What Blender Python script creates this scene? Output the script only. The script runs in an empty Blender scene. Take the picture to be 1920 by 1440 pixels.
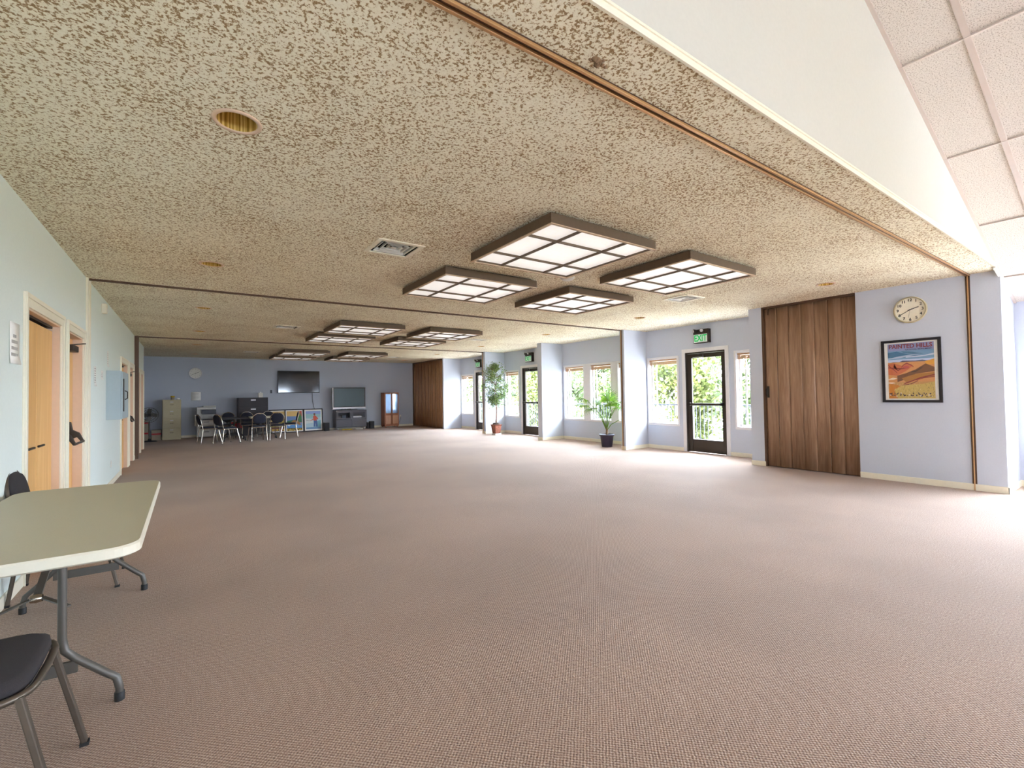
import bpy, bmesh, math, random
from mathutils import Vector, Matrix, Euler
random.seed(7)
SC = bpy.context.scene
COL = SC.collection
PI = math.pi

# ------------------------------------------------------------------ camera, sky, exposure
H = 1.35                      # eye height
C = 2.832                     # flat ceiling
XL, XA, XB = -0.993, 8.435, 9.243   # left wall, front of the piers, window wall
Y0, Y1, Y2, Y3, Y4 = 1.23, 1.53, 7.52, 13.78, 19.95
def cam_axes(yaw, pitch, roll):
    f = Vector((math.sin(yaw)*math.cos(pitch), math.cos(yaw)*math.cos(pitch), math.sin(pitch)))
    r = Vector((math.cos(yaw), -math.sin(yaw), 0)); u = r.cross(f)
    return math.cos(roll)*r + math.sin(roll)*u, -math.sin(roll)*r + math.cos(roll)*u, f
cr, cu, cf = cam_axes(math.radians(35.0079), math.radians(1.26187), math.radians(-0.89451))
cam_data = bpy.data.cameras.new('camera'); cam = bpy.data.objects.new('camera', cam_data); COL.objects.link(cam)
m = Matrix((( cr.x, cu.x, -cf.x, 0), (cr.y, cu.y, -cf.y, 0), (cr.z, cu.z, -cf.z, H), (0, 0, 0, 1)))
cam.matrix_world = m
cam_data.sensor_width = 36; cam_data.lens = 869.97/1920*36
cam_data.clip_start = 0.05; cam_data.clip_end = 300
SC.camera = cam

SKY = 18.0
FILL_GLOW = 0.15                   # glow added to the acrylic ceiling lights to fill the room
world = bpy.data.worlds.new('sky'); SC.world = world; world.use_nodes = True
bg = world.node_tree.nodes['Background']
bg.inputs[0].default_value = (0.71, 0.83, 1.0, 1); bg.inputs[1].default_value = SKY
SC.view_settings.view_transform = 'Standard'; SC.view_settings.look = 'None'
SC.view_settings.gamma = 1; SC.view_settings.use_curve_mapping = False
SC.view_settings.exposure = 1.92
SC.cycles.use_denoising = True
SC.cycles.max_bounces = 14; SC.cycles.diffuse_bounces = 10; SC.cycles.transparent_max_bounces = 16
SC.cycles.sample_clamp_indirect = 8
SC.cycles.caustics_reflective = False; SC.cycles.caustics_refractive = False
def portal(name, loc, rot, sx, sy):
    d = bpy.data.lights.new(name, 'AREA'); d.shape = 'RECTANGLE'; d.size = sx; d.size_y = sy
    d.cycles.is_portal = True
    o = bpy.data.objects.new(name, d); o.location = loc; o.rotation_euler = rot; COL.objects.link(o)
SUN = bpy.data.lights.new('sun', 'SUN'); SUN.energy = 24.0; SUN.angle = math.radians(1.5); SUN.color = (1.0, 0.93, 0.84)
so = bpy.data.objects.new('sun', SUN); COL.objects.link(so)
so.rotation_euler = Vector((0.22, 0.8, -0.6)).to_track_quat('-Z', 'Y').to_euler(); so.location = (0, -20, 18)

# ------------------------------------------------------------------ materials
def lin(c):
    return tuple(((v/255/12.92) if v/255 <= .04045 else ((v/255+.055)/1.055)**2.4) for v in c)
class NT:
    def __init__(s, name):
        s.m = bpy.data.materials.new(name); s.m.use_nodes = True; s.t = s.m.node_tree
        s.b = s.t.nodes['Principled BSDF']
    def n(s, typ, **kw):
        nd = s.t.nodes.new('ShaderNode'+typ)
        for k, v in kw.items():
            if k.startswith('i_'): nd.inputs[int(k[2:]) if k[2:].isdigit() else k[2:].replace('_', ' ')].default_value = v
            else: setattr(nd, k, v)
        return nd
    def l(s, a, b): s.t.links.new(a, b)
    def ramp(s, fac, stops, interp='LINEAR'):
        r = s.n('ValToRGB'); r.color_ramp.interpolation = interp
        el = r.color_ramp.elements
        while len(el) < len(stops): el.new(0.5)
        for e, (p, c) in zip(el, stops): e.position = p; e.color = (*c, 1)
        s.l(fac, r.inputs[0]); return r.outputs[0]
    def coord(s, scale=(1, 1, 1), which='Object', rot=(0, 0, 0)):
        tc = s.n('TexCoord'); mp = s.n('Mapping'); mp.inputs['Scale'].default_value = scale; mp.inputs['Rotation'].default_value = rot
        s.l(tc.outputs[which], mp.inputs[0]); return mp.outputs[0]
    def bump(s, h, strength=.3, dist=.01):
        b = s.n('Bump'); b.inputs['Strength'].default_value = strength; b.inputs['Distance'].default_value = dist
        s.l(h, b.inputs['Height']); s.l(b.outputs[0], s.b.inputs['Normal'])
def plain(name, rgb, rough=.6, metal=0, noise=.06, nscale=30, spec=None, bump=0):
    t = NT(name); c = lin(rgb)
    nz = t.n('TexNoise'); nz.inputs['Scale'].default_value = nscale; nz.inputs['Detail'].default_value = 3
    t.l(t.coord(), nz.inputs['Vector'])
    t.l(t.ramp(nz.outputs[0], [(.3, tuple(v*(1-noise) for v in c)), (.7, tuple(min(1, v*(1+noise)) for v in c))]), t.b.inputs['Base Color'])
    t.b.inputs['Roughness'].default_value = rough; t.b.inputs['Metallic'].default_value = metal
    if spec is not None: t.b.inputs['Specular IOR Level'].default_value = spec
    if bump: t.bump(nz.outputs[0], bump, .002)
    return t.m
M = {}
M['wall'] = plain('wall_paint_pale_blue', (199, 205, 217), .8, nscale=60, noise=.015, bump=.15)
M['wall_left'] = plain('wall_paint_left_light_tint', (224, 233, 228), .8, nscale=60, noise=.015, bump=.15)  # same paint as the right walls, with the left side's light tinted in
M['wall_slate'] = plain('wall_paint_slate', (184, 191, 204), .8, nscale=60, noise=.02, bump=.15)
M['soffit'] = plain('wall_paint_white', (206, 203, 192), .85, nscale=50, noise=.015, bump=.15)
M['cream'] = plain('cream_trim', (238, 231, 210), .5, noise=.02)
M['white'] = plain('white_trim', (226, 224, 224), .5, noise=.02)
M['bronze'] = plain('dark_bronze_metal', (62, 54, 46), .45, .5, noise=.05)
M['brown'] = plain('brown_track', (92, 66, 48), .4, .3)
M['copper'] = plain('copper_track', (214, 172, 124), .32, .75, noise=.05)
M['grille_frame'] = plain('fixture_brown', (94, 76, 58), .6, noise=.06)
M['fix_edge'] = plain('fixture_bead', (196, 170, 140), .5)
M['black'] = plain('black_plastic', (22, 22, 24), .35)
M['blackmatte'] = plain('black_matte', (34, 31, 34), .7)
M['darkhole'] = plain('dark_void', (30, 26, 22), .9)
M['plastic_white'] = plain('white_plastic', (224, 222, 214), .45)
M['paper'] = plain('paper', (242, 240, 234), .8, noise=.02)
M['ink'] = plain('ink_grey', (176, 173, 168), .8)
M['inkd'] = plain('ink_dark', (50, 50, 52), .8)
M['chrome'] = plain('chrome_tube', (200, 190, 178), .22, 1.0, noise=.03)
M['steel_brown'] = plain('bronze_grey_tube', (105, 96, 86), .38, .75)
M['leg_grey'] = plain('powder_coated_grey', (92, 88, 82), .42, .35)
M['rubber'] = plain('rubber', (28, 27, 26), .6)
M['fabric'] = plain('navy_fabric', (46, 48, 62), .95, noise=.35, nscale=700, bump=.4)
M['fabric_char'] = plain('charcoal_fabric', (48, 44, 46), .95, noise=.4, nscale=900, bump=.5)
M['tabletop'] = plain('grey_beige_tabletop', (196, 190, 166), .55, noise=.03, nscale=180, bump=.25)
M['tableedge'] = plain('pale_table_edge', (222, 216, 196), .5, noise=.02)
M['tan_metal'] = plain('tan_metal', (188, 176, 142), .5, noise=.03)
M['copier'] = plain('copier_grey', (205, 203, 196), .5, noise=.02)
M['copier_dark'] = plain('copier_dark', (60, 60, 70), .4)
M['cabinet_black'] = plain('cabinet_black', (46, 40, 44), .5)
M['silver'] = plain('silver_plastic', (205, 202, 205), .35, .3)
M['screen'] = plain('screen_glass', (16, 18, 20), .08, noise=.0)
M['screen_teal'] = plain('screen_grey', (70, 88, 92), .25, noise=.02)
M['stand'] = plain('tv_stand_grey', (88, 86, 92), .55)
M['glassdark'] = plain('smoked_glass', (70, 84, 100), .1)
M['mirror'] = plain('cabinet_glass', (150, 172, 196), .08, .6)
M['terracotta'] = plain('planter_red', (138, 82, 62), .7, noise=.7, nscale=45)
M['pot'] = plain('pot_purple_black', (54, 48, 66), .45)
M['soil'] = plain('soil', (70, 54, 44), .95, noise=.3, nscale=80)
M['bark'] = plain('bark', (140, 112, 84), .9, noise=.3, nscale=40)
M['hub'] = plain('brass_knob', (150, 130, 90), .4, .8)
M['panelbox'] = plain('panel_box_paint', (176, 190, 194), .6, noise=.02)
M['deck'] = plain('deck_boards', (205, 200, 196), .8, noise=.08, nscale=8)
M['railing'] = plain('railing_metal', (58, 58, 62), .5, .3)
M['grass'] = plain('dry_ground', (132, 132, 112), .95, noise=.3, nscale=3)
M['red'] = plain('red_fabric', (184, 34, 44), .7); M['green'] = plain('green_fabric', (40, 96, 52), .7)
M['yellow'] = plain('yellow_lid', (210, 176, 40), .5)
M['card'] = plain('cardboard', (160, 146, 126), .8)
M['blind'] = plain('blind_slats', (190, 150, 112), .6)
M['jamb'] = plain('jamb_pinkish', (224, 196, 170), .6, noise=.02)
M['green_lit'] = plain('exit_green', (30, 200, 120), .5)
M['signface'] = plain('sign_face', (226, 236, 232), .5)
def emis(name, rgb, s):
    t = NT(name); t.b.inputs['Base Color'].default_value = (*lin(rgb), 1)
    t.b.inputs['Emission Color'].default_value = (*lin(rgb), 1); t.b.inputs['Emission Strength'].default_value = s
    return t.m
M['exit_letters'] = emis('exit_letters_lit', (0, 186, 96), .12)

def m_wood(name, c1, c2, c3, scale=1.0, axis='Z', rough=.45):
    t = NT(name)
    sc = {'Z': (14*scale, 14*scale, .9*scale), 'Y': (14*scale, .9*scale, 14*scale), 'X': (.9*scale, 14*scale, 14*scale)}[axis]
    v = t.coord(sc)
    nz = t.n('TexNoise'); nz.inputs['Scale'].default_value = 1.6; nz.inputs['Detail'].default_value = 6; nz.inputs['Distortion'].default_value = 1.2
    t.l(v, nz.inputs['Vector'])
    col = t.ramp(nz.outputs[0], [(.25, lin(c1)), (.5, lin(c2)), (.75, lin(c3))])
    t.l(col, t.b.inputs['Base Color']); t.b.inputs['Roughness'].default_value = rough
    t.bump(nz.outputs[0], .08, .003)
    return t.m
M['accordion'] = m_wood('walnut_grain_vinyl', (138, 104, 80), (160, 126, 98), (178, 146, 118), 1.2)
M['accordion_light'] = m_wood('oak_grain_vinyl', (156, 116, 84), (176, 136, 102), (194, 156, 120), 1.5)
M['door_oak'] = m_wood('door_birch', (218, 166, 98), (230, 180, 112), (238, 192, 128), .5)
M['cab_wood'] = m_wood('curio_wood', (140, 84, 54), (168, 104, 68), (186, 124, 84), 1.2)
M['cab_wood_light'] = m_wood('curio_panel', (186, 136, 104), (200, 150, 116), (212, 164, 130), 1.2)

def m_popcorn():
    t = NT('popcorn_ceiling')
    v = t.coord((1, 1, 1))
    a = t.n('TexNoise'); a.inputs['Scale'].default_value = 74; a.inputs['Detail'].default_value = 2.5; a.inputs['Roughness'].default_value = .6
    t.l(v, a.inputs['Vector'])
    big = t.n('TexNoise'); big.inputs['Scale'].default_value = 1.3; big.inputs['Detail'].default_value = 2
    t.l(v, big.inputs['Vector'])
    add = t.n('MapRange'); add.inputs[1].default_value = .3; add.inputs[2].default_value = .7; add.inputs[3].default_value = -.03; add.inputs[4].default_value = .03
    t.l(big.outputs[0], add.inputs[0])
    s = t.n('Math', operation='ADD'); t.l(a.outputs[0], s.inputs[0]); t.l(add.outputs[0], s.inputs[1])
    col = t.ramp(s.outputs[0], [(.36, lin((158, 132, 96))), (.43, lin((188, 166, 130))), (.475, lin((242, 236, 212))), (.7, lin((250, 246, 226)))])  # brown end of the ramp paints the shaded gaps between lumps
    t.l(col, t.b.inputs['Base Color']); t.b.inputs['Roughness'].default_value = .95; t.b.inputs['Specular IOR Level'].default_value = .1
    t.bump(s.outputs[0], .4, .012)
    return t.m
M['popcorn'] = m_popcorn()

def m_carpet():
    t = NT('woven_carpet')
    v = t.coord((1, 1, 1), rot=(0, 0, math.radians(0)))
    sx = t.n('SeparateXYZ')
    nzd = t.n('TexNoise'); nzd.inputs['Scale'].default_value = 14; nzd.inputs['Detail'].default_value = 2
    t.l(v, nzd.inputs['Vector'])
    vm = t.n('VectorMath', operation='MULTIPLY_ADD'); vm.inputs[1].default_value = (.006, .006, 0)
    t.l(nzd.outputs[1], vm.inputs[0]); t.l(v, vm.inputs[2]); t.l(vm.outputs[0], sx.inputs[0])
    def osc(o, per, ph=None):
        mu = t.n('Math', operation='MULTIPLY'); mu.inputs[1].default_value = 2*PI/per; t.l(o, mu.inputs[0])
        r = mu.outputs[0]
        sn = t.n('Math', operation='SINE'); t.l(r, sn.inputs[0]); return sn.outputs[0]
    a = osc(sx.outputs[0], .017); b = osc(sx.outputs[1], .017)
    pr = t.n('Math', operation='MULTIPLY'); t.l(a, pr.inputs[0]); t.l(b, pr.inputs[1])
    nz = t.n('TexNoise'); nz.inputs['Scale'].default_value = 130; nz.inputs['Detail'].default_value = 3; t.l(v, nz.inputs['Vector'])
    mr = t.n('Math', operation='MULTIPLY_ADD'); mr.inputs[1].default_value = .26; mr.inputs[2].default_value = 0; t.l(pr.outputs[0], mr.inputs[0])
    ad = t.n('Math', operation='ADD'); t.l(mr.outputs[0], ad.inputs[0]); t.l(nz.outputs[0], ad.inputs[1])
    col = t.ramp(ad.outputs[0], [(.22, lin((108, 76, 58))), (.45, lin((154, 121, 98))), (.6, lin((172, 143, 120))), (.78, lin((198, 175, 152)))])
    # wear patches
    w = t.n('TexNoise'); w.inputs['Scale'].default_value = .55; w.inputs['Detail'].default_value = 3; t.l(v, w.inputs['Vector'])
    wr = t.ramp(w.outputs[0], [(.38, (.84, .82, .80)), (.58, (1, 1, 1))])
    mx = t.n('Mix', data_type='RGBA', blend_type='MULTIPLY'); mx.inputs[0].default_value = 1
    t.l(col, mx.inputs[6]); t.l(wr, mx.inputs[7]); t.l(mx.outputs[2], t.b.inputs['Base Color'])
    t.b.inputs['Roughness'].default_value = .85; t.b.inputs['Specular IOR Level'].default_value = .35
    t.b.inputs['Sheen Weight'].default_value = .25; t.b.inputs['Sheen Roughness'].default_value = .6
    t.bump(ad.outputs[0], .5, .008)
    return t.m
M['carpet'] = m_carpet()

def m_tile():
    t = NT('acoustic_tile')
    v = t.coord((1, 1, 1))
    a = t.n('TexNoise'); a.inputs['Scale'].default_value = 110; a.inputs['Detail'].default_value = 3; t.l(v, a.inputs['Vector'])
    t.l(t.ramp(a.outputs[0], [(.36, lin((176, 164, 152))), (.46, lin((216, 207, 197))), (.7, lin((224, 216, 207)))]), t.b.inputs['Base Color'])
    t.b.inputs['Roughness'].default_value = .95; t.bump(a.outputs[0], .4, .01)
    return t.m
M['tile'] = m_tile()
M['tbar'] = plain('ceiling_grid_bar', (202, 188, 178), .5, noise=.02)
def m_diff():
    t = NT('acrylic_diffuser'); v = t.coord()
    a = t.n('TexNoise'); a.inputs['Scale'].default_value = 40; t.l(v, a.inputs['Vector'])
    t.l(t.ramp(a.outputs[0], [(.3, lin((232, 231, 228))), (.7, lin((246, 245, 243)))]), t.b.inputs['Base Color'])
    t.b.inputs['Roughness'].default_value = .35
    t.b.inputs['Emission Color'].default_value = (1, .97, .93, 1); t.b.inputs['Emission Strength'].default_value = FILL_GLOW
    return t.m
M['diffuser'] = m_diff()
def m_glass():
    t = NT('window_glass'); t.t.nodes.remove(t.b)
    tr = t.n('BsdfTransparent'); gl = t.n('BsdfGlossy'); gl.inputs['Roughness'].default_value = .02
    lw = t.n('LayerWeight'); lw.inputs[0].default_value = .5; pw_ = t.n('Math', operation='POWER'); pw_.inputs[1].default_value = 4
    t.l(lw.outputs['Facing'], pw_.inputs[0]); fr = t.n('Math', operation='MULTIPLY_ADD'); fr.inputs[1].default_value = .5; fr.inputs[2].default_value = .04; t.l(pw_.outputs[0], fr.inputs[0]); mx = t.n('MixShader')
    t.l(fr.outputs[0], mx.inputs[0]); t.l(tr.outputs[0], mx.inputs[1]); t.l(gl.outputs[0], mx.inputs[2])
    t.l(mx.outputs[0], t.t.nodes['Material Output'].inputs[0])
    return t.m
M['glass'] = m_glass()
def m_brass():
    t = NT('brass_reflector')
    tc = t.n('TexCoord'); sp = t.n('SeparateXYZ'); t.l(tc.outputs['Object'], sp.inputs[0])
    at = t.n('Math', operation='ARCTAN2'); t.l(sp.outputs[1], at.inputs[0]); t.l(sp.outputs[0], at.inputs[1])
    nz = t.n('TexNoise'); nz.noise_dimensions = '1D'; nz.inputs['Scale'].default_value = 6; t.l(at.outputs[0], nz.inputs['W'])
    t.l(t.ramp(nz.outputs[0], [(.38, lin((176, 132, 50))), (.5, lin((226, 186, 92))), (.62, lin((255, 230, 150)))]), t.b.inputs['Base Color'])
    t.b.inputs['Metallic'].default_value = .35; t.b.inputs['Roughness'].default_value = .35
    return t.m
M['brass'] = m_brass()
def m_leaf(name, c1, c2, tr=.35):
    t = NT(name)
    oi = t.n('Object' 'Info') if False else None
    g = t.n('NewGeometry'); 
    t.l(t.ramp(g.outputs['Random Per Island'], [(0, lin(c1)), (1, lin(c2))]), t.b.inputs['Base Color'])
    t.b.inputs['Roughness'].default_value = .5
    tl = t.n('BsdfTranslucent'); mx = t.n('MixShader'); mx.inputs[0].default_value = tr
    rp = t.t.nodes[-1]
    t.l(t.ramp(g.outputs['Random Per Island'], [(0, lin(c1)), (1, lin(c2))]), tl.inputs[0])
    t.l(t.b.outputs[0], mx.inputs[1]); t.l(tl.outputs[0], mx.inputs[2]); t.l(mx.outputs[0], t.t.nodes['Material Output'].inputs[0])
    return t.m
M['ficus_leaf'] = m_leaf('ficus_leaf', (82, 108, 52), (150, 172, 104), .3)
M['palm_leaf'] = m_leaf('palm_leaf', (62, 104, 28), (122, 158, 48), .35)
M['tree_leaf'] = m_leaf('tree_leaf', (58, 66, 30), (104, 112, 60), .45)
M['tree_leaf2'] = m_leaf('tree_leaf_dark', (46, 58, 34), (86, 98, 58), .45)

# ------------------------------------------------------------------ geometry helpers
class MB:
    def __init__(s): s.v = []; s.f = []; s.mi = []; s.sm = []
    def add(s, vs, fs, mi=0, smooth=False):
        o = len(s.v); s.v += [tuple(p) for p in vs]
        for f in fs: s.f.append(tuple(i+o for i in f)); s.mi.append(mi); s.sm.append(smooth)
        return s
    def box(s, x0, x1, y0, y1, z0, z1, mi=0):
        x0, x1 = sorted((x0, x1)); y0, y1 = sorted((y0, y1)); z0, z1 = sorted((z0, z1))
        v = [(x, y, z) for z in (z0, z1) for y in (y0, y1) for x in (x0, x1)]
        return s.add(v, [(0, 2, 3, 1), (4, 5, 7, 6), (0, 1, 5, 4), (2, 6, 7, 3), (0, 4, 6, 2), (1, 3, 7, 5)], mi)
    def quad(s, a, b, c, d, mi=0): return s.add([a, b, c, d], [(0, 1, 2, 3)], mi)
    def tube(s, pts, r, n=8, mi=0, cap=True, closed=False):
        pts = [Vector(p) for p in pts]; N = len(pts); rings = []
        rr = r if isinstance(r, (list, tuple)) else [r]*N
        ref = None
        for i, p in enumerate(pts):
            if closed: d = (pts[(i+1) % N]-pts[i-1])
            else: d = (pts[min(i+1, N-1)]-pts[max(i-1, 0)])
            d.normalize()
            if ref is None:
                ref = Vector((0, 0, 1)) if abs(d.z) < .9 else Vector((1, 0, 0))
                a = d.cross(ref).normalized()
            else:
                a = (a - d*a.dot(d))
                a = a.normalized() if a.length > 1e-6 else d.cross(Vector((0, 0, 1))).normalized()
            b = d.cross(a)
            rings.append([p + (a*math.cos(2*PI*k/n) + b*math.sin(2*PI*k/n))*rr[i] for k in range(n)])
        vs = [q for r_ in rings for q in r_]; fs = []
        M_ = N if closed else N-1
        for i in range(M_):
            j = (i+1) % N
            for k in range(n): fs.append((i*n+k, i*n+(k+1) % n, j*n+(k+1) % n, j*n+k))
        s.add(vs, fs, mi, True)
        if cap and not closed:
            s.add(rings[0], [tuple(range(n))[::-1]], mi); s.add(rings[-1], [tuple(range(n))], mi)
        return s
    def bar(s, a, b, w, t, mi=0, up=(0, 0, 1)):
        a = Vector(a); b = Vector(b); d = (b-a).normalized(); u = Vector(up)
        x = d.cross(u).normalized(); u = x.cross(d)
        v = [p + x*sx*w/2 + u*su*t/2 for p in (a, b) for su in (-1, 1) for sx in (-1, 1)]
        return s.add(v, [(0, 2, 3, 1), (4, 5, 7, 6), (0, 1, 5, 4), (2, 6, 7, 3), (0, 4, 6, 2), (1, 3, 7, 5)], mi)
    def lathe(s, prof, c=(0, 0, 0), n=24, mi=0, axis='Z', capt=False, capb=False, smooth=True):
        vs = []; fs = []
        for (r, h) in prof:
            for k in range(n):
                a = 2*PI*k/n; p = (r*math.cos(a), r*math.sin(a), h)
                if axis == 'X': p = (p[2], p[0], p[1])
                if axis == 'Y': p = (p[0], p[2], p[1])
                vs.append((p[0]+c[0], p[1]+c[1], p[2]+c[2]))
        for i in range(len(prof)-1):
            for k in range(n): fs.append((i*n+k, i*n+(k+1) % n, (i+1)*n+(k+1) % n, (i+1)*n+k))
        s.add(vs, fs, mi, smooth)
        if capt: s.add(vs[-n:], [tuple(range(n))], mi)
        if capb: s.add(vs[:n], [tuple(range(n))[::-1]], mi)
        return s
    def poly(s, pts, d, mi=0):   # prism: pts list of 3d, extruded by vector d
        n = len(pts); d = Vector(d); a = [Vector(p) for p in pts]; b = [p+d for p in a]
        s.add(a+b, [tuple(range(n))[::-1], tuple(range(n, 2*n))]+[(i, (i+1) % n, (i+1) % n+n, i+n) for i in range(n)], mi)
        return s
    def obj(s, name, mats, parent=None, bev=0, loc=None, seg=2):
        me = bpy.data.meshes.new(name); me.from_pydata(s.v, [], s.f); me.update()
        if not isinstance(mats, (list, tuple)): mats = [mats]
        for k in mats: me.materials.append(M[k] if isinstance(k, str) else k)
        for p, mi, sm in zip(me.polygons, s.mi, s.sm): p.material_index = mi; p.use_smooth = sm
        bm = bmesh.new(); bm.from_mesh(me); bmesh.ops.recalc_face_normals(bm, faces=bm.faces); bm.to_mesh(me); bm.free()
        o = bpy.data.objects.new(name, me); COL.objects.link(o)
        if parent: o.parent = parent
        if loc: o.location = loc
        if bev:
            md = o.modifiers.new('bevel', 'BEVEL'); md.width = bev; md.segments = seg; md.limit_method = 'ANGLE'; md.angle_limit = .7
        return o
def box(name, x0, x1, y0, y1, z0, z1, mat, parent=None, bev=0): return MB().box(x0, x1, y0, y1, z0, z1).obj(name, mat, parent, bev)
def empty(name, loc=(0, 0, 0), rz=0):
    o = bpy.data.objects.new(name, None); COL.objects.link(o); o.location = loc; o.rotation_euler = (0, 0, rz); o.empty_display_size = .2
    return o
def tag(o, label, cat, group=None, kind=None):
    if label: o['label'] = label
    if cat: o['category'] = cat
    if group: o['group'] = group
    if kind: o['kind'] = kind
    return o
def struct(o, label=None, cat=None):
    o['kind'] = 'structure'
    if label: o['label'] = label
    if cat: o['category'] = cat
    return o
KIDS = {}
def copy_tree(o, parent=None):
    c = o.copy(); COL.objects.link(c); c.parent = parent
    for ch in [q for q in o.children]: copy_tree(ch, c)
    return c
def text_mesh(body, size, depth=.001, align='CENTER', bold=.022):
    cu_ = bpy.data.curves.new('lettering', 'FONT'); cu_.body = body; cu_.size = size; cu_.extrude = depth; cu_.align_x = align; cu_.align_y = 'CENTER'; cu_.resolution_u = 3; cu_.offset = size*bold
    o = bpy.data.objects.new('tmp', cu_); COL.objects.link(o)
    dg = bpy.context.evaluated_depsgraph_get(); me = bpy.data.meshes.new_from_object(o.evaluated_get(dg))
    bpy.data.objects.remove(o); return me
def add_text(name, body, size, mat, parent, loc, rot, scale=(1, 1, 1), depth=.001):
    me = text_mesh(body, size, depth); me.materials.clear(); me.materials.append(M[mat])
    o = bpy.data.objects.new(name, me); COL.objects.link(o); o.parent = parent; o.location = loc; o.rotation_euler = rot; o.scale = scale
    return o
FACE_L = (PI/2, 0, -PI/2)   # lettering on a plane that faces -X (right-hand wall)
FACE_F = (PI/2, 0, 0)       # lettering on a plane that faces -Y
FACE_R = (PI/2, 0, PI/2)    # faces +X (left wall)

# ------------------------------------------------------------------ floor and ceilings
YB = -5.0
fl = MB().box(-3.2, XB+.15, YB, Y4+.1, -.05, 0).obj('floor', 'carpet'); struct(fl, 'brown-mauve woven carpet covering the whole hall', 'floor')
CANS = [(.22, y) for y in (2.84, 6.03, 9.02, 12.15, 15.2, 18.4)] + [(7.37, y) for y in (2.78, 6.06, 9.0, 12.14, 15.2, 18.3)]
CR = .098
VENTS = [(1.70, 4.45), (6.46, 4.44), (1.70, 10.62), (6.42, 10.7), (1.68, 16.85), (6.45, 17.0)]
VR = .2
def ceiling_low():
    """flat ceiling as a grid of cells; a cell with a downlight gets a round hole, a cell with a vent stays open"""
    hc = .14; xs = {-3.2, XB+.15}; ys = {Y0, Y4+.1}
    for x, y in CANS: xs |= {x-hc, x+hc}; ys |= {y-hc, y+hc}
    for x, y in VENTS: xs |= {round(x-VR, 4), round(x+VR, 4)}; ys |= {round(y-VR, 4), round(y+VR, 4)}
    xs = sorted(xs); ys = sorted(ys); mb = MB()
    vented = lambda cx, cy: any(abs(cx-x) < VR and abs(cy-y) < VR for x, y in VENTS)
    canned = lambda cx, cy: any(abs(cx-x) < hc and abs(cy-y) < hc for x, y in CANS)
    for i in range(len(xs)-1):
        for j in range(len(ys)-1):
            cx, cy = (xs[i]+xs[i+1])/2, (ys[j]+ys[j+1])/2
            if vented(cx, cy) or canned(cx, cy): continue
            mb.quad((xs[i], ys[j], C), (xs[i], ys[j+1], C), (xs[i+1], ys[j+1], C), (xs[i+1], ys[j], C))
    for x, y in CANS:
        n = 32; vs = []
        for k in range(n):
            a = 2*PI*k/n; c, s_ = math.cos(a), math.sin(a); q = hc/max(abs(c), abs(s_))
            vs += [(x+q*c, y+q*s_, C), (x+CR*c, y+CR*s_, C)]
        mb.add(vs, [(2*k, (2*k+2) % (2*n), (2*k+3) % (2*n), 2*k+1) for k in range(n)])
    o = mb.obj('ceiling', 'popcorn')
    return struct(o, 'cream popcorn ceiling with the shade between its lumps coloured brown, over the hall', 'ceiling')
ceil = ceiling_low()
MB().box(-3.2, XB+.15, Y0+.03, Y4+.12, C+.32, C+.4).box(-3.25, -3.2, Y0, Y4+.15, C-.02, C+.4).box(-3.2, XB+.15, Y4+.12, Y4+.16, 0, C+.4).box(XB+.15, XB+.2, Y0, Y4+.16, C, C+.4).obj('ceiling_backing', 'darkhole', ceil)
# damaged spot by the first track
dmg = MB()
for k in range(16):
    a = random.uniform(0, 2*PI); r = random.uniform(0, .05); x = 1.51+r*math.cos(a)*1.2; y = 1.44+r*math.sin(a)*.5; s_ = random.uniform(.006, .016)
    dmg.lathe([(.001, -s_), (s_, -s_*.4), (s_*1.2, 0)], (x, y, C), 6)
dmg.obj('damaged_plaster', 'bark', ceil)

# partition tracks across the ceiling (copper coloured double rail)
def track(y, x0, n, label, w=.052, m2='copper'):
    o = empty('trim_%d' % n, (0, y, C)); struct(o, label, 'ceiling track')
    MB().box(x0, XA, -w/2, w/2, -.006, .0).obj('track_bed', 'brown', o)
    MB().box(x0, XA, -w/2, -w/2+.015, -.02, -.006).obj('rail', m2, o, .002)
    MB().box(x0, XA, w/2-.015, w/2, -.02, -.006).obj('rail', m2, o, .002)
track(Y1, XL, 1, 'copper coloured partition track on the ceiling nearest the white bulkhead')
track(Y2, XL, 2, 'brown partition track across the ceiling behind the near light cluster', .05, 'brown')
track(Y3, XL, 3, 'brown partition track across the ceiling in front of the far light cluster', .05, 'brown')

# bulkhead above the low ceiling, near room with sloping tiled ceiling
RX, RS = 3.6, .333                       # ridge position, slope
def vz(x): return 2.85+RS*(8.16-x) if x >= RX else 2.85+RS*(8.16-RX)-RS*(RX-x)
b = MB(); xs = [XL, RX, XB+.15]
b.add([(XL-.2, Y0, C+.02), (XB+.15, Y0, 2.3), (XB+.15, Y0, vz(XB+.15)+.1), (RX, Y0, vz(RX)+.1), (XL-.2, Y0, vz(XL-.2)+.1), (8.27, Y0, C+.02)], [(0, 5, 3, 4), (5, 2, 3)], 0)
so_ = MB().poly([(XL-.2, Y0, C+.003), (8.205, Y0, C+.003), (8.205, Y0, vz(8.205)+.02), (RX, Y0, vz(RX)+.1), (XL-.2, Y0, vz(XL-.2)+.1)], (0, .1, 0)).obj('wall_bulkhead', 'soffit')
sf = MB().poly([(8.15, Y0-.01, C-.001), (8.45, Y0-.01, C-.001), (8.45, Y0-.01, vz(8.45)-.012), (8.15, Y0-.01, C-.02)], (0, .03, 0)).obj('fascia', 'soffit', so_)
struct(so_, 'white bulkhead wall above the edge of the popcorn ceiling', 'wall')
tr4 = MB().box(XL, 8.18, Y0-.012, Y0, C-.006, C+.03).box(XL, 8.12, Y0-.018, Y0, C+.024, C+.036).obj('trim_4', 'cream'); struct(tr4, 'cream bead along the foot of the white bulkhead', 'trim')

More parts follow.
